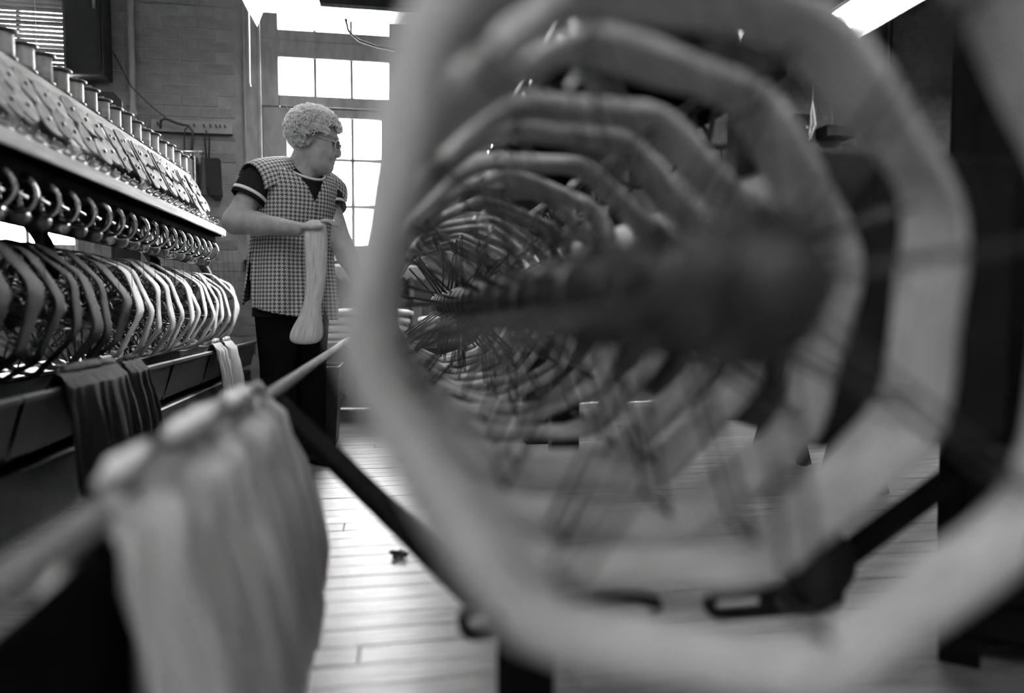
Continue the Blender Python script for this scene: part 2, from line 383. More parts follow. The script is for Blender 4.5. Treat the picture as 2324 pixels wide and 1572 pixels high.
# ================================================================== fluorescent fixtures
fix0 = None
def fixture(x, y0, y1, z, label):
    global fix0
    L_ = y1 - y0
    o = thing('fluorescent_fixture', label, 'light', (x, (y0 + y1) / 2, z), 'hanging fluorescent lamps')
    if fix0 is None:
        h = L_ / 2
        pr = [(-.21, -.0), (-.19, .012), (-.07, .10), (.07, .10), (.19, .012), (.21, .0), (.20, .0), (.185, .022), (.07, .112), (-.07, .112), (-.185, .022), (-.20, 0)]
        MB().loft([[(a, -h, b) for a, b in pr], [(a, h, b) for a, b in pr]]).build('reflector', WHITEP, o)
        for e in (-h, h):
            mm = MB(); q = [(-.205, .0), (-.19, .012), (-.07, .112), (.07, .112), (.19, .012), (.205, .0), (.16, -.085), (.115, .03), (-.115, .03), (-.16, -.085)]
            mm.loft([[(a, e - .003, b) for a, b in q], [(a, e + .003, b) for a, b in q]]); mm.build('end_plate', WHITEP, o)
        for xx in (-.09, .09): MB().tube([(xx, -h + .03, .05), (xx, h - .03, .05)], .019, 12).build('tube', TUBE, o, True)
        MB().box(-.05, .05, -h + .05, h - .05, .114, .17, .005).build('ballast_box', IRON2, o)
        for e in (-h + .15, h - .15): MB().tube([(0, e, .17), (0, e, ZC - z)], .004, 6).build('hanger_chain', DSTEEL, o)
        fix0 = o
    else:
        for ch in fix0.children: copytree(ch, o)
    return o
fixture(-.60, 3.05, 4.35, 2.40, 'white fluorescent fixture hanging in front of the window above the woman')
fixture(1.95, 2.85, 4.15, 2.40, 'fluorescent fixture glimpsed through the top of the nearest reels')
fixture(2.72, 2.95, 4.25, 2.40, 'bright fluorescent fixture at the upper right beside the brick wall')
fixture(3.95, 2.95, 4.25, 2.40, 'added unseen fluorescent fixture behind the tall black cabinet, brightening the wall')  # added out of view to brighten the right end of the back wall
for i, (x, y0) in enumerate(((-.6, .7), (-1.9, -1.4), (-.6, -1.7), (.5, -2.0))):  # those behind the camera are added to light the near hanks from the front
    fixture(x, y0, y0 + 1.3, 2.40, ['fluorescent fixture above the near aisle', 'added unseen fill fixture behind the camera at far left', 'added unseen fill fixture behind the camera over the aisle', 'added unseen fill fixture behind the camera at right'][i])
rod('pull_chain', [(-.80, 4.33, 2.39), (-.80, 4.33, 2.2), (-.802, 4.33, 1.99), (-.797, 4.33, 1.97)], .0035, STRINGM, 'white pull cord hanging from the lamp in front of the window', 'cord')
o = thing('overhead_duct', 'dark metal duct rail above the top of the window', 'duct', (-.02, 4.55, 2.46))
MB().box(-.42, .42, -.08, .08, .06, .3, .006).build('body', IRON, o); MB().box(-.43, .43, -.1, .1, .035, .058, .004).build('flange', DSTEEL, o)
for xx in (-.3, .3): MB().tube([(xx, 0, .3), (xx, 0, .84)], .006, 6).build('hanger', DSTEEL, o)
rod('drooping_cable', [(-.27, 4.5, 2.45), (-.255, 4.5, 2.38), (-.19, 4.5, 2.325), (-.08, 4.5, 2.295), (.05, 4.5, 2.28), (.25, 4.5, 2.30), (.42, 4.5, 2.40)], .008, CABLE, 'black cable drooping across the top of the window', 'cable', 8)

# ================================================================== reels and hanks
def oct_path(R, phase, sub=8, sag=0.0, rnd=2, n=8):
    V = [(R * math.cos(phase + 2 * PI * k / n), R * math.sin(phase + 2 * PI * k / n)) for k in range(n)]
    P = []
    for k in range(n):
        a, b = V[k], V[(k + 1) % n]
        for t in np.linspace(0, 1, sub, endpoint=False): P.append((a[0] + (b[0] - a[0]) * t, a[1] + (b[1] - a[1]) * t))
    for _ in range(rnd):
        P = [((P[i - 1][0] + 2 * P[i][0] + P[(i + 1) % len(P)][0]) / 4, (P[i - 1][1] + 2 * P[i][1] + P[(i + 1) % len(P)][1]) / 4) for i in range(len(P))]
    return [(x, z - sag * max(0, -z / R) ** 2 * R) for x, z in P]
def hank_band(R, phase, width, thick, seed, sag=.0, skew=.18, flat=.55):
    """closed yarn band round a reel (axis = Y), centred at the origin"""
    r = random.Random(seed); P = oct_path(R, phase, sag=sag); m = len(P); rings = []; n = 14
    ph = r.uniform(0, 6); slant = r.uniform(-.15, .15)
    for i, (x, z) in enumerate(P):
        a = math.atan2(z, x); rl = math.hypot(x, z); nx, nz = x / rl, z / rl
        wv = width * (1 + .16 * math.sin(3 * a + ph) + .10 * math.sin(8 * a + 2 * ph)); tv = thick * (1 + .15 * math.sin(5 * a + ph))
        off = width * skew * math.sin(2 * a + ph) + slant * width * math.cos(a)
        rg = []
        for k in range(n):
            t = 2 * PI * k / n; c, s_ = math.cos(t), math.sin(t)
            u = math.copysign(abs(c) ** flat, c) * wv / 2; v = math.copysign(abs(s_) ** .8, s_) * tv / 2 * (1 + .18 * math.sin(3.1 * k + 2 * a)) + r.uniform(-.0012, .0012)
            rg.append((x + nx * v, u + off, z + nz * v))
        rings.append(rg)
    mb = MB(); mb.loft(rings, closed=True, uvu=[i / m * 6 for i in range(m + 1)], uvv=[k / n for k in range(n + 1)])
    return mb
REEL = {}
def make_reel(R, phase, hw, loc, label, group, key):
    o = thing('skein_reel', label, 'reel', loc, group)
    if key not in REEL:
        rs = .0023 if key[0] == 'r' else .0030
        hub = MB().lathe([(.012, -hw - .02), (.030, -hw - .012), (.034, -hw * .6), (.030, 0), (.05, hw * .4), (.058, hw * .6), (.058, hw), (.03, hw + .012), (.012, hw + .02)], ax='y', n=18).build('hub', REELW, o, True)
        am = MB(); r1 = R
        for s_ in (-1, 1): am.tube([(.02, s_ * hw * .7, 0), (r1, s_ * hw * .85, 0)], [rs * 1.2, rs], 6)
        am.tube([(r1 - .004, -hw * 1.05, 0), (r1 - .004, hw * 1.05, 0)], rs * 1.3, 6); am.tube([(r1 * .55, -hw * .75, 0), (r1 * .55, hw * .75, 0)], rs * .7, 5)
        a0 = am.build('arm', REELW, o, True)
        REEL[key] = (hub.data, a0.data)
    else: link('hub', REEL[key][0], o); a0 = link('arm', REEL[key][1], o)
    a0.rotation_euler = (0, -phase, 0)
    for k in range(1, 8):
        link('arm', REEL[key][1], o).rotation_euler = (0, -(phase + k * PI / 4), 0)
    return o
def R_label(i, side): return '%s reel from the camera on the %s winding machine' % (ORD[i], side)

# ---- right-hand machine: the row of reels the camera looks through
RX, RZ, RR = .237, .714, .250
YS = [.425, .585, .725, .89, 1.03, 1.22, 1.44, 1.54, 1.76, 1.92, 2.08, 2.26, 2.44, 2.64, 2.85, 3.06, 3.28, 3.5]
PH = {0: 9, 1: 19, 2: 11, 3: 22.5, 4: 21, 5: 23, 6: 2, 7: 22}
for i, yy in enumerate(YS):
    ph = math.radians(PH.get(i, random.uniform(0, 45))); hw = .024 if i < 2 else .042
    th = .030 if i == 0 else (.022 if i < 8 else .015); R_ = RR + (.005 if i < 2 else random.uniform(-.004, .004))
    make_reel(R_ - th / 2 - .003 - .004, ph, hw, (RX, yy, RZ), R_label(i, 'right-hand'), 'reels of the right-hand machine', ('r', i < 2, round(R_, 3)))
    mb = hank_band(R_ / math.cos(PI / 8) * .965, ph, (.088 if i > 1 else (.056, .080)[i]) + random.uniform(-.006, .006) * (i > 1), th, 100 + i, .0, .10 if i > 1 else .04)
    ho = tag(mb.build('yarn_hank', YARN_L if i not in (9, 12, 15) else YARN_M, None, True, (RX, yy, RZ)),
             '%s pale yarn hank from the camera stretched round the right-hand reels' % ORD[i] if i > 0 else 'nearest blurred yarn hank, the big pale loop framing the reels', 'yarn hank', 'hanks on the right-hand reels')
    if i == 1: ho['label'] = 'second pale yarn hank from the camera, just inside the big blurred loop'

# ---- left-hand machine reels
LX, LZ, LR = -1.14, .69, .208
nl = 23
for i in range(nl):
    yy = 1.62 + i * .133; ph = math.radians(random.uniform(0, 45)); th = .007 + random.uniform(0, .003); R_ = LR + random.uniform(-.014, .008)
    make_reel(R_ - th / 2 - .006, ph, .036, (LX, yy, LZ), R_label(i, 'left-hand'), 'reels of the left-hand machine', ('l', round(R_, 2)))
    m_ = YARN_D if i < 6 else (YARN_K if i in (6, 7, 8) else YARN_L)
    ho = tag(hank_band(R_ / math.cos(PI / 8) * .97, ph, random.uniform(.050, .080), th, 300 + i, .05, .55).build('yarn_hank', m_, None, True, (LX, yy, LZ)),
             '%s %s yarn hank from the camera on the left-hand reels' % (ORD[i], 'dark' if i < 9 else 'pale'), 'yarn hank', 'hanks on the left-hand reels')
    if i > 3 and i % 1 == 0:
        MB().tube([(.19, .0, .03), (.17, .02, .36)], .0009, 4).build('yarn_end', YARN_K, ho)

# ================================================================== left-hand winding machine
LM = thing('winding_machine', 'long dark yarn winding machine along the left of the aisle', 'winding machine', (-1.1, 3.0, 0))
def lp(mb, name, m, smooth=False, parent=None):
    o = mb.build(name, m, parent or LM, smooth)
    if parent is None: o.matrix_parent_inverse = Matrix.Translation(-Vector(LM.location))
    return o
Y0, Y1 = 1.25, 4.72
TX = -.875
for k in range(6):                      # trough: sheet-iron panels with visible joints
    a = Y0 + k * (Y1 - Y0) / 6 + .004; b = Y0 + (k + 1) * (Y1 - Y0) / 6 - .004
    mb = MB(); pr = [(TX, .490), (TX + .012, .486), (TX + .012, .475), (TX + .004, .47), (TX - .03, .345), (TX - .20, .30), (TX - .20, .292), (TX - .036, .335), (TX - .008, .47)]
    mb.loft([[(x, a, z) for x, z in pr], [(x, b, z) for x, z in pr]]); lp(mb, 'trough_panel', IRON2)
    lp(MB().obox((TX - .005, b + .004, .485), (TX - .04, b + .004, .335), .03, .016, (1, 0, 0)), 'trough_joint', IRON)
lp(MB().box(TX - .32, TX - .03, Y0, Y1, .13, .30, .006), 'lower_body', IRON)
lp(MB().box(TX - .75, TX - .45, Y0, Y1, .13, .45, .006), 'rear_body', IRON)
lp(MB().box(TX - .005, TX + .012, Y1 - .02, Y1 + .03, .40, .50, .003), 'trough_end_plate', ALUM)
for yy in (Y0 + .1, 2.6, 3.7, Y1 - .1):
    for xx in (TX - .10, TX - .66): lp(MB().box(xx - .04, xx + .04, yy - .04, yy + .04, 0, .13, .006), 'foot', IRON)
# cast end frames with arches
for yy in (1.354, 2.4845, 3.5485, 4.4795):
  if yy != 3.5485:
    mb = MB(); mb.box(TX - .74, TX - .58, yy - .025, yy + .025, .44, 1.10); lp(mb, 'upright', IRON)
  if True:
    pts = [(-1.50 + .42 * math.cos(a) * 1.0, yy, .82 + .30 * math.sin(a)) for a in np.linspace(PI * .5, -.1, 10)]
    lp(MB().tube(pts, .026, 8), 'arch', IRON, True)
lp(MB().box(-1.56, -1.40, Y0, Y1, .70, .78, .006), 'spine_beam', IRON)
for i in range(nl):
    yy = 1.62 + i * .133 + .062
    lp(MB().obox((-1.42, yy, .74), (-1.13, yy, .69), .012, .022), 'reel_bracket', IRON)
# shelf with thread guides, slanted board with discs, bobbin board
HY0, HY1 = 1.35, 4.15
lp(MB().box(-1.06, -.922, HY0, HY1, 1.105, 1.128, .003), 'shelf_board', MATTE)
lp(MB().box(-.925, -.912, HY0, HY1, 1.092, 1.131, .003), 'shelf_lip', LIPW)
lp(MB().obox((-.998, (HY0 + HY1) / 2, 1.165), (-1.10, (HY0 + HY1) / 2, 1.385), HY1 - HY0, .012, (1, 0, .45)), 'slanted_board', IRON2)
lp(MB().box(-1.008, -.985, HY0, HY1, 1.128, 1.175, .003), 'board_foot', IRON)
lp(MB().box(-1.24, -1.088, HY0, HY1, 1.392, 1.425, .004), 'bobbin_board', LWOOD)
lp(MB().box(-1.30, -1.10, HY0, HY1, 1.085, 1.10, .004), 'head_floor', IRON)
lp(MB().box(-1.32, -1.24, HY0, HY1, 1.0, 1.42, .004), 'head_back', IRON)
for yy in (HY0, HY1 - .02):
    mb = MB(); pr = [(-.93, 1.09), (-.93, 1.13), (-1.0, 1.17), (-1.10, 1.40), (-1.25, 1.40), (-1.25, 1.09)]
    mb.loft([[(x, yy, z) for x, z in pr], [(x, yy + .02, z) for x, z in pr]]); lp(mb, 'head_end_plate', IRON)
lp(MB().box(-1.06, -.965, HY0, HY1, 1.03, 1.09, .006), 'ring_rail', MATTE)
d_ = Vector((.42, 0, -.907)).normalized(); nrm = Vector((.907, 0, .42)).normalized()
dm = MB().lathe([(.006, -.003), (.047, -.003), (.049, 0), (.047, .003), (.006, .003)], ax='x', n=24).build('tension_disc', ALUM); disc_me = dm.data; bpy.data.objects.remove(dm)
kb = MB().lathe([(.006, 0), (.006, .005), (.003, .008)], ax='x', n=10).build('disc_pin', DSTEEL); pin_me = kb.data; bpy.data.objects.remove(kb)
base = Vector((-1.10, 0, 1.385))
yy = 1.5
while yy < 4.08:
    tls = random.choice((-10, -10, -9, 1, 3)) if yy > 2.5 else random.choice((0, 3, 6))
    for row in range(2):
        c = base + d_ * (.070 + row * .098 + random.uniform(-.012, .012)) + nrm * .040; c.y = yy + random.uniform(-.012, .012) + row * .02
        tl = tls + random.uniform(-2, 2)
        M_ = Matrix((nrm, Vector((0, 1, 0)), -d_)).transposed().to_4x4()
        M_ = Matrix.Translation(c) @ M_ @ Matrix.Rotation(math.radians(-tl), 4, 'Z')
        o = link('tension_disc', disc_me, LM); o.matrix_world = M_; o.matrix_parent_inverse = Matrix.Translation(-Vector(LM.location))
        o.matrix_basis = M_
        q = link('disc_pin', pin_me, o); q.location = (.003, 0, 0)
    yy += .036 if tls < 0 else .096
# thread guides: glass-like cups and bent wires on the shelf, rings beneath
yy = 1.5; gm = None
while yy < 4.1:
    mb = MB()
    mb.tube([(-.955, yy, 1.128), (-.955, yy, 1.16), (-.945, yy + .012, 1.172), (-.93, yy + .02, 1.165), (-.935, yy + .012, 1.15), (-.95, yy - .01, 1.155), (-.925, yy - .03, 1.168)], .0022, 5)
    lp(mb, 'thread_guide', STEEL, True)
    lp(MB().lathe([(.012, 1.129), (.016, 1.135), (.013, 1.148), (.016, 1.158), (.010, 1.16)], (-.965, yy + .045, 0), 'z', 10), 'guide_cup', ALUM, True)
    yy += .088
rm = MB(); rm.tube([(.052 * math.cos(a), 0, .052 * math.sin(a)) for a in np.linspace(0, 2 * PI, 28, endpoint=False)], .0065, 8, closed=True); rt = rm.build('ring', STEEL, None, True); ring_me = rt.data; bpy.data.objects.remove(rt)
for i in range(21):
    yy = 1.60 + i * .122
    o = link('ring', ring_me, LM); o.matrix_parent_inverse = Matrix.Translation(-Vector(LM.location)); o.location = (-.985, yy, .985 + .02); o.rotation_euler = (.1, 0, random.uniform(-.2, .1))
    lp(MB().tube([(-.99, yy, 1.05), (-.985, yy, 1.005), (-.985, yy + .05, 1.0)], .006, 6), 'spindle', DSTEEL, True)
    lp(MB().lathe([(.018, .0), (.03, .008), (.026, .05), (.012, .055)], (-1.01, yy + .02, .95), 'y', 14), 'whorl', DSTEEL if i % 3 else STEEL, True)
lp(MB().box(-1.06, -1.03, HY0, HY1, .93, .95, .003), 'spindle_rail', IRON)

# bobbins standing on the bobbin board
def bobbin(x, yy, h, label, m):
    o = thing('yarn_bobbin', label, 'bobbin', (x, yy, 1.426), 'bobbins on the left-hand machine')
    key = ('bob', h, m.name)
    if key not in REEL:
        a = MB().lathe([(.010, 0), (.033, .0), (.034, .006), (.012, .008)], n=18).build('foot_flange', SPOOLD, o, True)
        b = MB().lathe([(.025, .008), (.0265, .02), (.0265, h - .014), (.025, h - .008)], n=18).build('yarn_body', m, o, True)
        c = MB().lathe([(.010, h - .008), (.036, h - .007), (.038, h - .002), (.036, h), (.012, h + .002), (.008, h + .012)], n=18).build('top_flange', SPOOLD, o, True)
        REEL[key] = [(p.name.split('.')[0], p.data) for p in (a, b, c)]
    else:
        for nm, me in REEL[key]: link(nm, me, o)
    return o
k = 0; yy = 1.62
while yy < 4.1:
    bobbin(-1.118, yy, random.choice((.085, .09, .095)), '%s front-row bobbin from the camera on the left-hand machine' % ORD[k], SPOOLW if k % 4 else LWOOD); k += 1; yy += .118
k = 0; yy = 1.68
while yy < 4.1:
    bobbin(-1.20, yy, random.choice((.085, .09, .095)), '%s back-row bobbin from the camera on the left-hand machine' % ORD[k], SPOOLW); k += 1; yy += .118

# hanks hung over the left trough
def draped(name, y0, y1, top, xr, front, back, ln_f, ln_b, th, m, label, seed, rough=.006, segs=26, inner=.0, lean=0.0):
    """hank saddled over a rail that runs along Y at x=xr: a thick closed sheet with folds; front = sign of the long side"""
    r = random.Random(seed); rings = []; uvu = []
    ph = [r.uniform(0, 6) for _ in range(8)]
    for i in range(segs + 1):
        t = i / segs; yy = y0 + (y1 - y0) * t; e = math.sin(PI * min(max(t, .0), 1)) ** .35 if 0 < t < 1 else .0
        e = max(e, .12); wob = rough * (math.sin(19 * t + ph[0]) + .6 * math.sin(37 * t + ph[1]) + .4 * math.sin(71 * t + ph[2]))
        lf = ln_f * (1 + .05 * math.sin(6 * t + ph[3]) + .03 * math.sin(23 * t + ph[4])) * (.75 + .25 * e); lb = ln_b * (1 + .07 * math.sin(5 * t + ph[5]) + .04 * math.sin(19 * t + ph[6])) * (.75 + .25 * e)
        out, inn = [], []; tt = th * (.35 + .65 * e)
        g = .016 + inner
        path = [(front * (g + .03 + lean) , -lf), (front * (g + .028 + lean * .9), -lf * .8), (front * (g + .022 + lean * .6), -lf * .55), (front * (g + .012 + lean * .3), -lf * .3), (front * (g + .004), -.06), (front * g, -.015), (front * g * .6, .012), (0, .020), (-front * g * .6, .012), (-front * g, -.015), (-front * (g + .004), -.06), (-front * (g + .010), -lb * .4), (-front * (g + .012), -lb * .75), (-front * (g + .012), -lb)]
        m2 = len(path)
        for k, (px_, pz_) in enumerate(path):
            a_ = path[max(k - 1, 0)]; b_ = path[min(k + 1, m2 - 1)]; dx, dz = b_[0] - a_[0], b_[1] - a_[1]; l_ = math.hypot(dx, dz); nx, nz = -dz / l_ * -front, dx / l_ * front * 1
            if (nx * px_ + nz * (pz_ + .1)) < 0: nx, nz = -nx, -nz
            low = min(1, max(0, -pz_ / .15)); wv = wob * low + .3 * wob
            edge = .35 if k in (0, m2 - 1) else 1
            fan = (t - .5) * .10 * low * (y1 - y0) * (1 if px_ * front > 0 else .3)
            inn.append((xr + px_ + nx * 0 + wv * .5 * (1 if nx > 0 else -1), yy + fan, top + pz_)); out.append((xr + px_ + nx * tt * edge + wv * (1 if nx > 0 else -1), yy + fan, top + pz_ + nz * tt * edge))
        rings.append(out + inn[::-1]); uvu.append(t)
    n = len(rings[0]); mb = MB()
    # uv: strands run down the hank, so u follows the loop and v follows Y
    v = [p for rg in rings for p in rg]; f = []; uv = []
    for i in range(segs):
        for k in range(n):
            k2 = (k + 1) % n; f.append((i * n + k, i * n + k2, (i + 1) * n + k2, (i + 1) * n + k))
            s0, s1 = (k if k < n / 2 else n - k) / n * 2, (k + 1 if k < n / 2 else n - k - 1) / n * 2
            w_ = (y1 - y0) * (9 if segs < 40 else 2.5)
            uv.append([(s0, uvu[i] * w_), (s1, uvu[i] * w_), (s1, uvu[i + 1] * w_), (s0, uvu[i + 1] * w_)])
    f += [tuple(range(n))[::-1], tuple(segs * n + k for k in range(n))]; uv += [[(0, 0)] * n] * 2
    mb.add(v, f, uv); o = mb.build(name, m, None, True)
    return tag(o, label, 'yarn hank', 'hanks draped over the troughs')
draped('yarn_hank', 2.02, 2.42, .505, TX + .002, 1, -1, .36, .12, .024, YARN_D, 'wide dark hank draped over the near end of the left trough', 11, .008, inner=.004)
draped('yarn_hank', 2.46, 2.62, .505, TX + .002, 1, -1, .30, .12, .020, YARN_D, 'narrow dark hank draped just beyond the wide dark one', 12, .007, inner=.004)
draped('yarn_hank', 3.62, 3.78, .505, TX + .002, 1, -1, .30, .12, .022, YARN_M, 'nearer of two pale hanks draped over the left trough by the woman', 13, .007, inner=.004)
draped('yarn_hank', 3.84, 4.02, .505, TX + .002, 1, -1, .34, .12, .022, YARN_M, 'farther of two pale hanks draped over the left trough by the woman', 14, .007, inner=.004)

# ================================================================== right-hand winding machine
RM = thing('winding_machine', 'dark yarn winding machine on the right, seen end-on through its reels', 'winding machine', (.4, 2.0, 0))
def rp(mb, name, m, smooth=False):
    o = mb.build(name, m, RM, smooth); o.matrix_parent_inverse = Matrix.Translation(-Vector(RM.location)); return o
rp(MB().tube([(-.25, .30, .522), (-.25, 4.0, .522)], .0135, 12), 'hank_rail', LWOOD, True)
rp(MB().obox((-.25, .30, .29), (-.25, .70, .29), .40, .012, (1, 0, 0)), 'end_panel', MATTE)
ST = [(-.25, 1.54, .505), (.13, 1.0, .262)]
rp(MB().obox(ST[0], ST[1], .040, .022), 'strut', MATTE)
rp(MB().obox((-.25, 3.6, .505), (.10, 3.6, .20), .040, .022), 'strut', MATTE)
rp(MB().obox((.60, 1.0, .235), (.95, 1.0, .46), .034, .024), 'strut', MATTE)
rp(MB().obox((.60, 3.6, .235), (.95, 3.6, .46), .034, .024), 'strut', MATTE)
rp(MB().tube([(.95, .30, .47), (.95, 3.8, .47)], .0135, 12), 'hank_rail', IRON2, True)
rp(MB().box(.150, .225, .965, 1.035, 0, .25, .006), 'post', MATTE)
rp(MB().box(.150, .225, 3.56, 3.64, 0, .25, .006), 'post', MATTE)
rp(MB().box(.10, .28, .90, 1.10, 0, .02, .004), 'post_foot', IRON)
def slotbar(x0, x1, y, z, h, slots, t=.02):
    """flat bar in the XZ plane with rounded ends and rounded slots, made from strips"""
    mb = MB(); hh = h / 2
    def ell(cx, r0, r1, a0, a1):
        A = np.linspace(a0, a1, 9)
        for i in range(8):
            q = [(cx + r * math.cos(a), z + r * math.sin(a)) for r, a in ((r0, A[i]), (r1, A[i]), (r1, A[i + 1]), (r0, A[i + 1]))]
            mb.loft([[(p, y - t / 2, s_) for p, s_ in q], [(p, y + t / 2, s_) for p, s_ in q]])
    ir = hh * .45
    ell(x0 + hh, ir, hh, PI / 2, 3 * PI / 2); ell(x1 - hh, ir, hh, -PI / 2, PI / 2)
    mb.box(x0 + hh, x1 - hh, y - t / 2, y + t / 2, z + ir, z + hh); mb.box(x0 + hh, x1 - hh, y - t / 2, y + t / 2, z - hh, z - ir)
    for a, b in slots: mb.box(a, b, y - t / 2, y + t / 2, z - ir, z + ir)
    return mb
rp(slotbar(.470, .70, 1.0, .242, .046, [(.565, .585), (.625, .70)]), 'slotted_bar', IRON)
rp(MB().tube([(.22, 1.0, .262), (.36, 1.0, .262), (.385, 1.0, .255), (.392, 1.0, .24)], .012, 8), 'hooked_bar', IRON, True)
rp(slotbar(.088, .16, 1.0, .243, .050, [(.132, .16)]), 'eyelet', IRON)
rp(MB().lathe([(.05, -.03), (.055, -.025), (.055, .025), (.05, .03)], (.655, 1.0, .30), 'y', 18), 'pulley', IRON, True)
rp(MB().box(.58, .90, .90, 3.7, .50, .92, .01), 'spine_body', IRON)
rp(MB().box(.66, .78, 2.9, 2.98, 0, .62, .006), 'leg', IRON)
rp(MB().box(.66, .78, 3.5, 3.6, 0, .62, .006), 'leg', IRON)
rp(MB().box(.34, .86, 1.45, 3.7, 1.20, 1.26, .01), 'head_body', MATTE)
hp2 = [(.38, 1.26), (.44, 1.28), (.56, 1.58), (.64, 1.60), (.76, 1.28), (.82, 1.26)]
rp(MB().loft([[(x, 1.48, z) for x, z in hp2], [(x, 3.7, z) for x, z in hp2]]), 'head_upper', MATTE)
rp(MB().box(.52, .68, 1.45, 3.7, 1.60, 1.625, .004), 'top_board', DWOOD)
for i in range(16):
    rp(MB().lathe([(.006, -.003), (.045, -.003), (.047, 0), (.045, .003), (.006, .003)], ax='x', n=18), 'tension_disc', DWOOD).matrix_basis = Matrix.Translation((.478, 1.56 + i * .135, 1.42)) @ Matrix.Rotation(-.38 + PI, 4, 'Y')
    rp(MB().lathe([(.03, 0), (.03, .006), (.02, .008), (.022, .07), (.03, .072), (.03, .08)], (.60, 1.56 + i * .135, 1.626), 'z', 12), 'spool', SPOOLD, True)
rp(MB().box(.70, .74, 1.45, 3.7, 1.17, 1.20, .004), 'ring_rail', IRON)
for yy in (1.6, 2.6, 3.6): rp(MB().box(.80, .86, yy - .03, yy + .03, .70, 1.22, .005), 'upright', IRON)
rm2 = MB(); rm2.tube([(.055 * math.cos(a), 0, .055 * math.sin(a)) for a in np.linspace(0, 2 * PI, 26, endpoint=False)], .006, 8, closed=True); rt = rm2.build('ring', IRON, None, True); ring2 = rt.data; bpy.data.objects.remove(rt)
for i in range(12):
    yy = 1.51 + i * .18
    o = link('ring', ring2, RM); o.matrix_parent_inverse = Matrix.Translation(-Vector(RM.location)); o.location = (.725, yy, 1.115); o.rotation_euler = (0, 0, random.uniform(-.5, .3))
    rp(MB().tube([(.72, yy - .03, 1.18), (.70, yy - .02, 1.12), (.715, yy + .03, 1.07)], .006, 6), 'hook', IRON, True)
for i, yy in enumerate(YS):
    if i < 3: continue
    yb = yy + .052
    rp(MB().obox((.61, max(yb, .88), .72), (RX, yb, RZ), .012, .05), 'reel_bracket', IRON)
rp(MB().tube([(RX, .42, RZ), (RX, 3.6, RZ)], .007, 8), 'reel_shaft', DSTEEL, True)

draped('yarn_hank', .64, 1.42, .522, -.25, 1, -1, .42, .30, .030, YARN_L, 'big blurred pale hank draped over the near rail at lower left', 21, .020, segs=70, inner=.002, lean=.03)

# ================================================================== far right: tall dark machine and table
o = thing('dark_machine_cabinet', 'tall black machine cabinet filling the right edge', 'machine', (1.05 + .70 * .758 + .4 * .652, 1.2 - .70 * .652 + .4 * .758, 0)); o.rotation_euler = (0, 0, math.radians(-40.7))
MB().box(-.70, .7, -.40, .40, .06, 2.25, .01).build('body', MATTE, o)
for a, b in ((-.66, -.02), (.02, .66)):
    d0 = MB().box(a, b, -.416, -.402, .14, 2.2, .004).build('door', MATTE, o); xh = b - .06 if b < 0 else a + .06
    MB().box(xh - .01, xh + .01, -.44, -.416, 1.0, 1.2, .004).build('handle', DSTEEL, d0)
for xx in (-.66, .66):
    for yy in (-.36, .36): MB().box(xx - .035, xx + .035, yy - .035, yy + .035, 0, .06, .004).build('foot', MATTE, o)
o = thing('trestle', 'dark splayed trestle standing on the floor beside the tall cabinet', 'trestle', (1.66, 2.35, 0))
MB().obox((-.10, 0, 0), (.04, 0, .50), .05, .04, (0, 1, 0)).build('leg', IRON, o); MB().obox((.14, .0, 0), (.0, 0, .50), .05, .04, (0, 1, 0)).build('leg', IRON, o)
MB().obox((-.10, .5, 0), (.04, .5, .50), .05, .04, (0, 1, 0)).build('leg', IRON, o); MB().obox((.14, .5, 0), (.0, .5, .50), .05, .04, (0, 1, 0)).build('leg', IRON, o)
MB().box(-.05, .09, -.06, .56, .48, .54, .005).build('top_beam', DWOOD, o)
o = thing('dark_crate', 'dark wooden crate with metal corners on the floor beyond the reels', 'crate', (2.35, 4.3, 0))
for s_ in (-1, 1):
    MB().box(-.3, .3, s_ * .22 - .012, s_ * .22 + .012, .02, .32, .003).build('side', DWOOD, o); MB().box(s_ * .3 - .012, s_ * .3 + .012, -.2, .2, .02, .32, .003).build('end', DWOOD, o)
    for q in (-1, 1): MB().box(s_ * .3 - .025, s_ * .3 + .025, q * .22 - .02, q * .22 + .02, .26, .33, .002).build('corner', ALUM, o)
MB().box(-.29, .29, -.21, .21, 0, .02, .002).build('bottom', DWOOD, o)

# bench with piled hanks under the window, bin, scalloped shelf
o = thing('packing_bench', 'low wooden bench below the window behind the woman', 'bench', (-.12, 4.45, 0))
MB().box(-.5, .55, -.27, .27, .46, .50, .004).build('top', LWOOD, o); MB().box(-.46, .51, -.24, -.22, .36, .46, .003).build('apron', DWOOD, o)
for xx in (-.44, .49):
    for yy in (-.22, .22): MB().box(xx - .03, xx + .03, yy - .03, yy + .03, 0, .46, .004).build('leg', DWOOD, o)
def flat_hank(c, L_, w_, h_, ang, label, seed, m=YARN_M):
    r = random.Random(seed); rings = []; ns = 18; n = 12
    for i in range(ns + 1):
        t = i / ns; x = (t - .5) * L_; e = max(.12, math.sin(PI * t) ** .4); rg = []
        for k in range(n):
            a = 2 * PI * k / n; wob = 1 + .12 * math.sin(9 * t + k + seed)
            rg.append((x + r.uniform(-.004, .004), math.cos(a) * w_ / 2 * e * wob + .012 * math.sin(5 * t + seed), (math.sin(a) * .5 + .5) * h_ * (.5 + .5 * e)))
        rings.append(rg)
    o = MB().loft(rings, uvu=[i / ns * 2 for i in range(ns + 1)], uvv=[k / n for k in range(n + 1)]).build('yarn_hank', m, None, True, c)
    o.rotation_euler = (0, 0, ang); return tag(o, label, 'yarn hank', 'hanks piled on the bench')
lab = ['lowest hank', 'second hank up', 'third hank up', 'topmost hank']
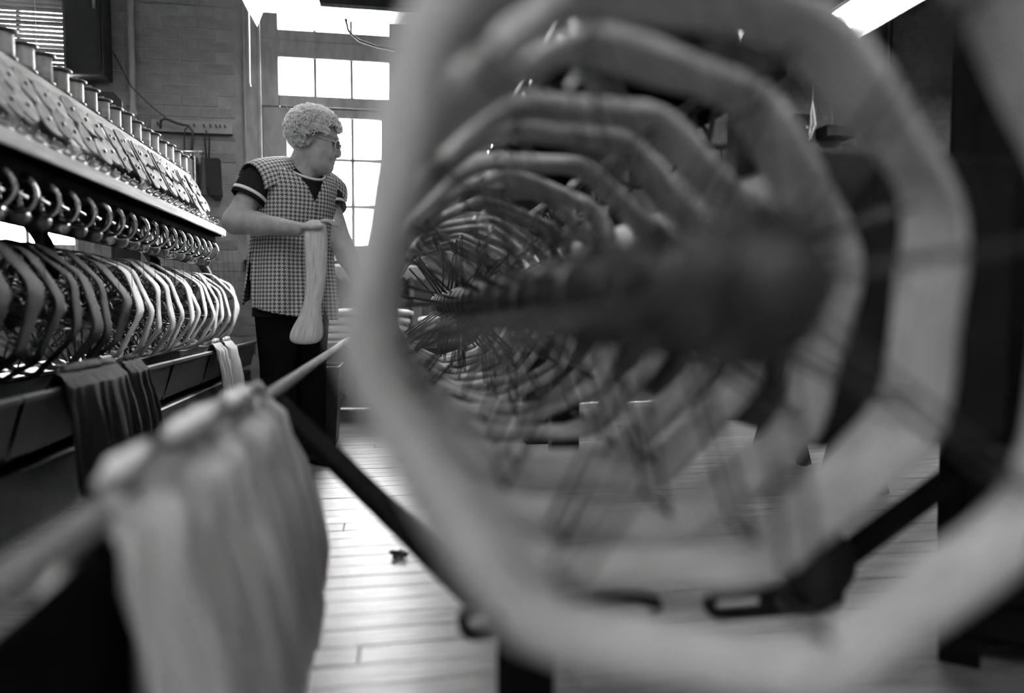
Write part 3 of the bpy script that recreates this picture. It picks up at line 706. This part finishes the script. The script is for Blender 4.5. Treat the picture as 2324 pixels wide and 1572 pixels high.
for i in range(4): flat_hank((-.20 + .02 * i, 4.38 + .01 * i, .502 + i * .049), .52, .17, .048, random.uniform(-.08, .08), lab[i] + ' in the pale pile on the bench at the woman\'s side', 40 + i, YARN_L)
for i in range(3): flat_hank((.22, 4.5, .502 + i * .049), .34, .16, .048, 1.5, ['lowest', 'middle', 'topmost'][i] + ' hank in the bench pile hidden by the big loop', 50 + i, YARN_M)
o = thing('scalloped_shelf', 'white shelf with a zigzag trimmed edge under the window', 'shelf', (-.28, 4.80, .90))
MB().box(-.34, .5, -.12, .19, .06, .078, .003).build('board', WHITEP, o); MB().box(-.34, .5, -.125, -.115, .02, .06, .002).build('fascia', PLASTER, o)
zz = MB(); top_, bot_ = [], []
for i in range(33):
    x = -.34 + .84 * i / 32; top_.append((x, .022)); bot_.append((x, .0 - .022 * (i % 2)))
for i in range(32):
    q = [top_[i], top_[i + 1], bot_[i + 1], bot_[i]]; zz.loft([[(a, -.124, b) for a, b in q], [(a, -.118, b) for a, b in q]])
zz.build('zigzag_trim', PLASTER, o)
for xx in (-.25, .4): MB().box(xx - .015, xx + .015, -.08, .19, -.14, .06, .003).build('bracket', CASING, o)
o = thing('radiator', 'grey ribbed radiator under the scalloped shelf', 'radiator', (-.28, 4.84, 0))
for i in range(9): MB().box(-.32 + i * .09, -.25 + i * .09, -.06, .07, .08, .76, .012).build('section', CASING, o)
for xx in (-.28, .43): MB().box(xx - .03, xx + .03, -.05, .05, 0, .08, .004).build('foot', CASING, o)
o = thing('waste_bin', 'dark metal bin on the floor behind the woman\'s legs', 'bin', (-.43, 3.72, 0))
mb = MB(); pr0 = [(-.15, -.13), (.15, -.13), (.15, .13), (-.15, .13)]
mb.loft([[(x * s_, y_ * s_, z_) for x, y_ in pr0] for z_, s_ in ((0, .9), (.02, .92), (.40, 1.08), (.40, 1.02), (.03, .86))]); mb.build('body', IRON, o)
MB().tube([(x * 1.08, y_ * 1.08, .40) for x, y_ in pr0], .008, 6, closed=True).build('rim', IRON2, o)
MB().tube([(.157, -.06, .27), (.185, -.05, .25), (.185, .05, .25), (.157, .06, .27)], .006, 6).build('handle', ALUM, o)
# lint on the floor
r_ = random.Random(5); mb = MB()
for i in range(26):
    a = r_.uniform(0, 6.28); q = r_.uniform(.002, .016); c = Vector((q * math.cos(a), q * math.sin(a), r_.uniform(.004, .014)))
    mb.tube([c + Vector((r_.uniform(-.016, .016), r_.uniform(-.016, .016), r_.uniform(-.004, .012))) for _ in range(4)], .0016, 4)
tag(mb.build('lint_tuft', LINT, None, False, (.006, 1.955, .0)), 'small dark tuft of lint lying on the floor boards', 'lint')

# ================================================================== the woman
class SDF:
    def __init__(s, lo, hi, h):
        s.lo = np.array(lo, float); s.h = h; s.n = np.ceil((np.array(hi) - s.lo) / h).astype(int) + 1
        s.F = np.full(s.n, 1.0, np.float32)
    def sub(s, lo, hi):
        a = np.clip(np.floor((np.array(lo) - s.lo) / s.h).astype(int), 0, s.n); b = np.clip(np.ceil((np.array(hi) - s.lo) / s.h).astype(int) + 1, 0, s.n)
        ax = [s.lo[k] + s.h * np.arange(a[k], b[k], dtype=np.float32) for k in range(3)]
        return tuple(slice(a[k], b[k]) for k in range(3)), np.meshgrid(*ax, indexing='ij', sparse=True)
    def comb(s, sl, d, k, op):
        F = s.F[sl]
        if op == '+': hh = np.maximum(k - np.abs(F - d), 0) / k; s.F[sl] = np.minimum(F, d) - hh * hh * k * .25
        else: hh = np.maximum(k - np.abs(F + d), 0) / k; s.F[sl] = np.maximum(F, -d) + hh * hh * k * .25
    def cone(s, a, b, r1, r2, k=.02, op='+'):
        a, b = np.array(a, float), np.array(b, float); R = max(r1, r2) + k + .02
        sl, (X, Y, Z) = s.sub(np.minimum(a, b) - R, np.maximum(a, b) + R); d = b - a; L2 = d @ d
        t = np.clip(((X - a[0]) * d[0] + (Y - a[1]) * d[1] + (Z - a[2]) * d[2]) / max(L2, 1e-9), 0, 1)
        D = np.sqrt((X - a[0] - d[0] * t) ** 2 + (Y - a[1] - d[1] * t) ** 2 + (Z - a[2] - d[2] * t) ** 2) - (r1 + (r2 - r1) * t)
        s.comb(sl, D, k, op)
    def ell(s, c, r, B=None, k=.02, op='+'):
        c = np.array(c, float); R = max(r) + k + .02; sl, (X, Y, Z) = s.sub(c - R, c + R); X, Y, Z = X - c[0], Y - c[1], Z - c[2]
        if B is None: B = np.eye(3)
        P = [B[i][0] * X + B[i][1] * Y + B[i][2] * Z for i in range(3)]
        k0 = np.sqrt(sum((P[i] / r[i]) ** 2 for i in range(3))); k1 = np.sqrt(sum((P[i] / r[i] ** 2) ** 2 for i in range(3)))
        s.comb(sl, k0 * (k0 - 1) / np.maximum(k1, 1e-6), k, op)
    def mesh(s):
        F = s.F; ins = F < 0; nx, ny, nz = F.shape
        c = [ins[i:nx - 1 + i, j:ny - 1 + j, k:nz - 1 + k] for i in (0, 1) for j in (0, 1) for k in (0, 1)]
        cnt = sum(q.astype(np.int8) for q in c); act = (cnt > 0) & (cnt < 8); idx = np.argwhere(act); vid = np.full(act.shape, -1, np.int32); vid[act] = np.arange(len(idx))
        acc = np.zeros((len(idx), 3)); nn = np.zeros(len(idx)); cor = [(i, j, k) for i in (0, 1) for j in (0, 1) for k in (0, 1)]
        val = {q: F[idx[:, 0] + q[0], idx[:, 1] + q[1], idx[:, 2] + q[2]] for q in cor}
        for a in cor:
            for ax in range(3):
                if a[ax] == 0:
                    b = list(a); b[ax] = 1; b = tuple(b); fa, fb = val[a], val[b]; cr = (fa < 0) != (fb < 0)
                    t = np.where(cr, fa / np.where(fa == fb, 1, fa - fb), 0); p = np.tile(np.array(a, float), (len(idx), 1)); p[:, ax] += t; acc[cr] += p[cr]; nn[cr] += 1
        V = s.lo + s.h * (idx + acc / nn[:, None]); faces = []
        for ax in range(3):
            u, v = (ax + 1) % 3, (ax + 2) % 3; sl0 = [slice(None)] * 3; sl1 = [slice(None)] * 3; sl0[ax] = slice(0, -1); sl1[ax] = slice(1, None)
            ch = np.argwhere(ins[tuple(sl0)] != ins[tuple(sl1)]); ch = ch[(ch[:, u] > 0) & (ch[:, v] > 0) & (ch[:, u] < F.shape[u] - 1) & (ch[:, v] < F.shape[v] - 1)]
            flip = ins[ch[:, 0], ch[:, 1], ch[:, 2]]; q = []
            for du, dv in ((0, 0), (-1, 0), (-1, -1), (0, -1)):
                e = ch.copy(); e[:, u] += du; e[:, v] += dv; q.append(vid[e[:, 0], e[:, 1], e[:, 2]])
            q = np.stack(q, 1); q[~flip] = q[~flip][:, ::-1]; faces.append(q)
        return V, np.concatenate(faces)

W = thing('person', 'white-haired woman in a houndstooth smock holding a yarn hank in the aisle', 'person', (-.43, 3.2, 0))
WL = Vector(W.location)
def wp(o, sub=None):
    o.parent = sub or W
    if sub is None: o.matrix_parent_inverse = Matrix.Translation(-WL)
    return o
phi = math.radians(45); FW = np.array([math.sin(phi), -math.cos(phi), 0]); RT = np.array([-math.cos(phi), -math.sin(phi), 0]); UP = np.array([0, 0, 1.])
body = SDF((-.80, 2.72, -.01), (.10, 3.60, 1.58), .0045)
cen = lambda z: np.array([-.435 + .06 * max(0, z - .9), 3.21 - .04 * max(0, z - .9), z])
BB = np.array([RT, FW, UP])
body.ell(cen(.80), (.155, .125, .16), BB, .06); body.ell(cen(1.0), (.145, .115, .17), BB, .06); body.ell(cen(1.16), (.15, .11, .16), BB, .06)
RSH = np.array([-.530, 3.088, 1.250]); LSH = np.array([-.302, 3.30, 1.242])
body.cone(RSH, cen(1.26), .042, .05, .04); body.cone(LSH, cen(1.26), .042, .05, .04)
# legs and feet
for s_ in (-1, 1):
    hp = cen(.76) + RT * s_ * .08; kn = np.array([hp[0], hp[1], .42]) + FW * .01; an = np.array([hp[0], hp[1], .09]) - FW * .005
    body.cone(hp, kn, .078, .052, .03); body.cone(kn, an, .052, .034, .02); body.cone(an - UP * .05, an - UP * .05 + FW * .10, .036, .03, .02)
# head
HC = np.array([-.318, 3.155, 1.412]); ph_ = math.radians(84); tp = math.radians(14)
fh = np.array([math.sin(ph_) * math.cos(tp), -math.cos(ph_) * math.cos(tp), -math.sin(tp)]); sh = np.array([-math.cos(ph_), -math.sin(ph_), 0]); uh = np.cross(sh, fh); uh = uh / np.linalg.norm(uh)
if uh[2] < 0: uh = -uh
HB = np.array([fh, sh, uh]); hp_ = lambda a, b, c: HC + fh * a + sh * b + uh * c
body.cone(cen(1.26) + np.array([.015, 0, 0]), hp_(-.03, 0, -.05), .056, .052, .04)
body.cone(hp_(.02, 0, -.09), cen(1.25) + FW * .05, .04, .045, .04)
body.ell(hp_(-.012, 0, .022), (.092, .074, .090), HB, .02); body.ell(hp_(.032, 0, -.03), (.060, .060, .088), HB, .03); body.ell(hp_(.032, 0, -.078), (.055, .052, .040), HB, .03)
body.ell(hp_(.072, 0, -.103), (.022, .024, .018), HB, .02); body.ell(hp_(.03, 0, -.10), (.05, .045, .03), HB, .03)
body.ell(hp_(.076, 0, .024), (.016, .048, .012), HB, .015)
for s_ in (-1, 1):
    body.ell(hp_(.058, s_ * .034, -.035), (.030, .026, .028), HB, .02); body.ell(hp_(.092, s_ * .030, .002), (.014, .016, .013), HB, .012, '-')
    body.ell(hp_(.071, s_ * .030, .002), (.0125, .0125, .0125), HB, .004); body.cone(hp_(.080, s_ * .018, .010), hp_(.076, s_ * .042, .008), .005, .004, .004)
    body.ell(hp_(-.014, s_ * .076, -.012), (.019, .009, .034), HB, .008); body.ell(hp_(-.010, s_ * .083, -.008), (.010, .006, .018), HB, .004, '-')
    body.cone(hp_(.092, s_ * .012, -.038), hp_(.098, s_ * .010, -.036), .009, .008, .008)
    body.cone(hp_(.092, s_ * .020, -.045), hp_(.078, s_ * .034, -.072), .0012, .0012, .008, '-')
body.cone(hp_(.083, 0, .012), hp_(.103, 0, -.026), .010, .0115, .012); body.cone(hp_(.103, 0, -.027), hp_(.105, 0, -.036), .0115, .0105, .008); body.cone(hp_(.103, 0, -.038), hp_(.092, 0, -.046), .009, .008, .008)
body.ell(hp_(.086, 0, -.060), (.012, .023, .007), HB, .01); body.ell(hp_(.084, 0, -.074), (.012, .021, .008), HB, .01)
body.cone(hp_(.099, 0, -.067), hp_(.091, .014, -.068), .003, .002, .004, '-'); body.cone(hp_(.099, 0, -.067), hp_(.091, -.014, -.068), .003, .002, .004, '-')
# right arm (nearer the camera): elbow back, forearm across the body, hand through the hank
REL = np.array([-.628, 3.03, 1.048]); RWR = np.array([-.375, 2.935, 1.012])
body.cone(RSH, REL, .048, .049, .02); body.cone(REL, REL + (RWR - REL) * .35, .049, .046, .02); body.cone(REL + (RWR - REL) * .35, RWR, .046, .029, .02)
hd = (np.array([-.30, 2.925, 1.026]) - RWR); hd /= np.linalg.norm(hd); hsd = np.cross(UP, hd); hsd /= np.linalg.norm(hsd); hup = np.cross(hd, hsd)
HBs = np.array([hd, hsd, hup])
palm = RWR + hd * .045; body.ell(palm, (.046, .036, .018), HBs, .015)
def finger(base, dirs, rad):
    p = np.array(base, float)
    for i, (d, l) in enumerate(dirs):
        d = np.array(d, float); d /= np.linalg.norm(d); q = p + d * l; body.cone(p, q, rad * (1 - .1 * i), rad * (1 - .1 * (i + 1)), .004); p = q
for i, off in enumerate((-.027, -.009, .009, .027)):
    ln = (.036, .042, .039, .030)[i] if True else 0
    b0 = palm + hd * .036 + hsd * off + hup * .003
    finger(b0, [(hd + hup * .15, ln), (hd - hup * .35, ln * .7), (hd * .6 - hup * .9, ln * .55)], .0088 if i < 3 else .0075)
finger(palm - hsd * .030 - hd * .012 - hup * .004, [(hd * .8 - hsd * .55 - hup * .2, .034), (hd - hsd * .05 - hup * .15, .028), (hd + hsd * .2 - hup * .1, .02)], .0098)
# left arm reaching down to the right
LEL = np.array([-.222, 3.21, .975]); LWR = np.array([-.150, 3.10, .82])
body.cone(LSH, LEL, .046, .046, .02); body.cone(LEL, LEL + (LWR - LEL) * .35, .046, .042, .02); body.cone(LEL + (LWR - LEL) * .35, LWR, .042, .028, .02)
ld = (LWR - LEL) / np.linalg.norm(LWR - LEL); lsd = np.cross(UP, ld); lsd /= np.linalg.norm(lsd); lup = np.cross(ld, lsd)
lpalm = LWR + ld * .045; body.ell(lpalm, (.046, .036, .018), np.array([ld, lsd, lup]), .015)
for i, off in enumerate((-.027, -.009, .009, .027)):
    finger(lpalm + ld * .036 + lsd * off, [(ld, (.034, .04, .037, .028)[i]), (ld - lup * .4, .026), (ld * .6 - lup * .8, .02)], .0085)
finger(lpalm + lsd * .030 - ld * .012, [(ld * .7 + lsd * .7, .034), (ld + lsd * .1, .028), (ld - lsd * .2, .02)], .0096)
V, Fq = body.mesh()
me = bpy.data.meshes.new('body'); me.vertices.add(len(V)); me.vertices.foreach_set('co', V.astype(np.float32).ravel())
me.loops.add(Fq.size); me.loops.foreach_set('vertex_index', Fq.astype(np.int32).ravel()); me.polygons.add(len(Fq)); me.polygons.foreach_set('loop_start', np.arange(0, Fq.size, 4, dtype=np.int32))
me.polygons.foreach_set('use_smooth', [True] * len(Fq)); me.update(calc_edges=True); me.validate(); me.materials.append(SKIN)
wp(link('body', me))

# hair: cap plus many curls
rh = random.Random(9); hc = hp_(-.022, 0, .036); hr = (.112, .102, .098)
def hair_ok(u):     # u: unit direction in head axes (fwd, side, up)
    a, b, c = u[0] * hr[0], u[1] * hr[1], u[2] * hr[2]
    if a > .078 and c < .030: return False
    if a > .02 and c < -.012: return False
    if c < -.078: return False
    if a > -.005 and c < -.035: return False
    return True
mb = MB(); nu, nv = 40, 26; vid = {}
for i in range(nv + 1):
    th = PI * i / nv
    for k in range(nu):
        a = 2 * PI * k / nu; u = (math.sin(th) * math.cos(a), math.sin(th) * math.sin(a), math.cos(th)); s_ = 1 + .05 * math.sin(7 * a + 5 * th) + .04 * math.sin(11 * th + 3 * a) + rh.uniform(-.02, .02)
        vid[i, k] = len(mb.v); mb.v.append(tuple(hc + fh * u[0] * hr[0] * s_ + sh * u[1] * hr[1] * s_ + uh * u[2] * hr[2] * s_))
for i in range(nv):
    for k in range(nu):
        th = PI * (i + .5) / nv; a = 2 * PI * (k + .5) / nu
        if hair_ok((math.sin(th) * math.cos(a), math.sin(th) * math.sin(a), math.cos(th))): mb.f.append((vid[i, k], vid[i + 1, k], vid[i + 1, (k + 1) % nu], vid[i, (k + 1) % nu]))
for _ in range(1300):
    while True:
        u = np.array([rh.gauss(0, 1) for _ in range(3)]); u /= np.linalg.norm(u)
        if hair_ok(u): break
    c = hc + fh * u[0] * hr[0] + sh * u[1] * hr[1] + uh * u[2] * hr[2]; nv_ = fh * u[0] + sh * u[1] + uh * u[2]
    t1 = np.cross(nv_, np.array([rh.gauss(0, 1) for _ in range(3)])); t1 /= np.linalg.norm(t1); t2 = np.cross(nv_, t1)
    rad = rh.uniform(.009, .020); a0 = rh.uniform(0, 6); turn = rh.uniform(3.5, 7); ax = t1 * rh.uniform(-.5, .5) + nv_
    pts = [c + (t1 * math.cos(a0 + turn * q) + (t2 * .6 + nv_ * .6) * math.sin(a0 + turn * q)) * rad * (1 - .3 * q) + nv_ * (q - .2) * rh.uniform(.006, .014) for q in np.linspace(0, 1, 9)]
    mb.tube([tuple(p) for p in pts], [.0021] * 8 + [.0008], 4)
wp(mb.build('hair', HAIR, None, True, recalc=False))
# spectacles
gl = wp(link('spectacles', None)); gl.matrix_parent_inverse = Matrix.Translation(-WL)
for s_ in (-1, 1):
    pts = [tuple(hp_(.104 - .010 * (1 + s_ * s_ * 0) * abs(.03 + .024 * math.cos(a)) / .054, s_ * (.031 + .024 * math.cos(a)), -.002 + .019 * math.sin(a))) for a in np.linspace(0, 2 * PI, 24, endpoint=False)]
    MB().tube(pts, .0022, 6, closed=True).build('rim', FRAMEM, gl, True)
    MB().add(pts, [tuple(range(24))]).build('lens', LENS, gl)
    MB().tube([tuple(hp_(.094, s_ * .056, .004)), tuple(hp_(.05, s_ * .070, .005)), tuple(hp_(0, s_ * .081, .008)), tuple(hp_(-.02, s_ * .084, -.008))], .002, 6).build('temple', FRAMEM, gl, True)
MB().tube([tuple(hp_(.101, -.008, .003)), tuple(hp_(.106, 0, .006)), tuple(hp_(.101, .008, .003))], .002, 6).build('bridge', FRAMEM, gl, True)

# clothes: lofts round the trunk. theta = 0 front, +90 deg her right
def ring_pts(z, a, b, c, n, grow=0.0, pz=2.4, flare=None):
    out = []
    for k in range(n):
        t = 2 * PI * k / n; cs, sn = math.cos(t), math.sin(t); f_ = (abs(cs) ** pz + abs(sn) ** pz) ** (-1 / pz)
        g = flare(t) if flare else 0
        out.append(tuple(c + FW * (b + grow + g) * f_ * cs + RT * (a + grow + g) * f_ * sn + UP * (z - c[2])))
    return out
prof = [(.62, .192, .160), (.70, .190, .158), (.80, .186, .154), (.90, .180, .148), (1.0, .176, .144), (1.08, .176, .146), (1.15, .180, .150), (1.20, .184, .146), (1.235, .188, .132), (1.265, .185, .110), (1.285, .160, .092), (1.300, .118, .078), (1.312, .080, .070)]
def interp(z):
    for (z0, a0, b0), (z1, a1, b1) in zip(prof, prof[1:]):
        if z0 <= z <= z1: t = (z - z0) / (z1 - z0); return a0 + (a1 - a0) * t, b0 + (b1 - b0) * t
    return prof[-1][1:]
n = 200
zs = list(np.linspace(.62, 1.312, 150))
def fold(z):
    amp = .008 * max(0, min(1, (1.0 - z) / .3)) + .002
    return lambda t: amp * (math.sin(7 * t + 2 * z) + .5 * math.sin(13 * t + 5 * z)) + .02 * max(0, (1.0 - z) / .35) * max(0, math.cos(t - 2.2)) ** 2
def smock_keep(t, z):
    t = (t + PI) % (2 * PI) - PI
    # V neck, side slits and the wrap opening at the front hem
    if z > 1.140 and abs(t - .06) < (z - 1.140) * 3.0 + max(0, z - 1.24) * 8: return False
    if z > 1.296: return False
    for c_ in (1.72, -1.5):
        if z < .93 and abs(t - c_) < .02 + (.93 - z) * .42 and z > .30: return False
    if z < .76 and abs(t + .28) < (.76 - z) * 1.5: return False
    if z < .645 + .05 * max(0, t) / 1.5: return False
    return True
rings = []; uvr = []
for z in zs:
    a, b = interp(z); rings.append(ring_pts(z, a, b, cen(z), n, 0, 2.35, fold(z)))
mb = MB(); vv = [p for r in rings for p in r]; ff = []; uvs = []
for i in range(len(zs) - 1):
    for k in range(n):
        t = 2 * PI * (k + .5) / n; z = (zs[i] + zs[i + 1]) / 2
        if smock_keep(t, z):
            ff.append((i * n + k, i * n + (k + 1) % n, (i + 1) * n + (k + 1) % n, (i + 1) * n + k))
            u0, u1 = k / n * 1.03, (k + 1) / n * 1.03; uvs.append([(u0, zs[i]), (u1, zs[i]), (u1, zs[i + 1]), (u0, zs[i + 1])])
mb.add(vv, ff, uvs); sm = wp(mb.build('smock', HOUND, None, True, recalc=True))
md = sm.modifiers.new('cloth', 'SOLIDIFY'); md.thickness = .004; md.offset = 0
# cap shoulders of the smock
for SH, EL, s_ in ((RSH, REL, 1), (LSH, LEL, -1)):
    d = (EL - SH) / np.linalg.norm(EL - SH); e1 = np.cross(d, FW); e1 /= np.linalg.norm(e1); e2 = np.cross(d, e1); c0 = np.array(SH) - d * .02
    rg = []; uvl = []; st_ = [(.045, 1.342, .066, .07), (.075, 1.338, .078, .085), (.11, 1.331, .086, .092), (.15, 1.321, .090, .094), (.19, 1.308, .090, .094), (.215, 1.296, .088, .094), (.236, 1.282, .086, .094)]
    for s0, zt, bb, hh in st_:
        rg.append([tuple(cen(1.27) * np.array([1, 1, 0]) + RT * s_ * (s0 - .02 * (1 - math.cos(al))) + FW * bb * math.sin(al) + UP * (zt - hh * (1 - math.cos(al)))) for al in np.linspace(-1.75, 1.75, 41)])
    mb = MB(); v_ = [p for r in rg for p in r]; f_ = []; u_ = []
    for i in range(len(rg) - 1):
        for k in range(40):
            f_.append((i * 41 + k, i * 41 + k + 1, (i + 1) * 41 + k + 1, (i + 1) * 41 + k))
            u0, u1 = k * .0075, (k + 1) * .0075; v0, v1 = st_[i][0], st_[i + 1][0]; u_.append([(u0, v0), (u1, v0), (u1, v1), (u0, v1)])
    mb.add(v_, f_, u_); cp = mb.build('smock_shoulder', HOUND, None, True); wp(cp); md = cp.modifiers.new('cloth', 'SOLIDIFY'); md.thickness = .004
    # dark sleeve with a white band
    rg = []; rr_ = []
    for q, r in ((-.02, .050), (.03, .068), (.08, .070), (.125, .070), (.128, .064), (.10, .060)):
        rg.append([tuple(np.array(SH) + d * q + (e1 * math.cos(2 * PI * k / 32) + e2 * math.sin(2 * PI * k / 32)) * r * (1 + .03 * math.sin(3 * k / 32 * 6.28))) for k in range(32)])
    sl_ = wp(MB().loft(rg, caps=False).build('sleeve', SHIRT, None, True))
    rg = []
    for q, r in ((.098, .0705), (.099, .0728), (.111, .0728), (.112, .0705)):
        rg.append([tuple(np.array(SH) + d * q + (e1 * math.cos(2 * PI * k / 32) + e2 * math.sin(2 * PI * k / 32)) * r * (1 + .03 * math.sin(3 * k / 32 * 6.28))) for k in range(32)])
    o = MB().loft(rg, caps=False).build('sleeve_stripe', STRIPE, None, True); o.parent = sl_
# dark shirt under the smock and its white collar
rings = [ring_pts(z, interp(z)[0] - .02, interp(z)[1] - .02, cen(z), 64, 0, 2.35) for z in np.linspace(.66, 1.300, 44)]
shirt = wp(MB().loft(rings, caps=False).build('shirt', SHIRT, None, True))
pts = [];
for k in range(48):
    t = 2 * PI * k / 48; zc = 1.310 - .072 * max(0, math.cos(t - .1)) ** 1.3 + .02 * max(0, -math.cos(t)); rr_ = .082 + .034 * max(0, math.cos(t))
    pts.append(tuple(cen(1.29) + np.array([.012, 0, 0]) + FW * rr_ * 1.05 * math.cos(t) + RT * rr_ * math.sin(t) + UP * (zc - 1.29)))
o = MB().tube(pts, .0055, 8, closed=True).build('collar', STRIPE, None, True); o.parent = shirt
o = wp(MB().tube([tuple(cen(.88) + FW * .134 * math.cos(t) + RT * .162 * math.sin(t)) for t in np.linspace(1.3, 2.1, 8)], .006, 6).build('shirt_hem_stripe', STRIPE, None, True))
# trousers and shoes
rings = [ring_pts(z, .158, .122, cen(z), 40) for q, z in enumerate((.90, .80, .72, .66))]
tr = wp(MB().loft(rings).build('trousers', TROUS, None, True))
for s_ in (-1, 1):
    rg = []
    for z, r in ((.74, .098), (.62, .094), (.45, .080), (.30, .074), (.15, .070), (.06, .072), (.055, .060)):
        c = cen(.76) + RT * s_ * .078; rg.append([tuple(np.array([c[0], c[1], z]) + (FW * math.cos(2 * PI * k / 24) * 1.08 + RT * math.sin(2 * PI * k / 24) * .95) * r * (1 + .03 * math.sin(4 * PI * k / 24 + z * 30))) for k in range(24)])
    o = MB().loft(rg).build('trouser_leg', TROUS, None, True); o.parent = tr
    c = cen(.76) + RT * s_ * .085; rg = []
    for q, w_, h_ in ((-.095, .022, .05), (-.085, .036, .07), (-.02, .042, .085), (.06, .046, .07), (.12, .040, .05), (.15, .022, .035)):
        rg.append([tuple(np.array([c[0], c[1], 0]) + FW * q + RT * w_ * math.cos(2 * PI * k / 16) + UP * (h_ * .5 + h_ * .5 * math.sin(2 * PI * k / 16) * (1 if math.sin(2 * PI * k / 16) > 0 else .98))) for k in range(16)])
    wp(MB().loft(rg).build('shoe', SHIRT, None, True))

# hank in her right hand
rg = []; n = 24; rh2 = random.Random(4); secs = [(1.046, .010, .014), (1.042, .036, .024), (1.025, .043, .028), (.98, .045, .027), (.90, .044, .026), (.82, .040, .025), (.75, .036, .024), (.70, .034, .025), (.665, .044, .030), (.63, .058, .034), (.595, .067, .034), (.57, .064, .030), (.556, .045, .022), (.552, .015, .010)]
for i, (z, w_, d2) in enumerate(secs):
    c = np.array([-.300 - .050 * max(0, (.80 - z) / .25) , 2.905, z])
    if i < 4: c[1] += .004
    rg.append([tuple(c + np.array([w_ * math.cos(2 * PI * k / n) * (1 + rh2.uniform(-.03, .03)), d2 * math.sin(2 * PI * k / n) * (1 + .12 * math.sin(5 * 2 * PI * k / n)), 0])) for k in range(n)])
hk = MB().loft(rg, uvu=[z * 2 for z, _, _ in secs], uvv=[k / n for k in range(n + 1)]).build('yarn_hank', YARN_L, None, True)
tag(hk, 'long pale yarn hank hanging from the woman\'s right hand', 'yarn hank')
md = hk.modifiers.new('soft', 'SUBSURF'); md.levels = 1; md.render_levels = 1
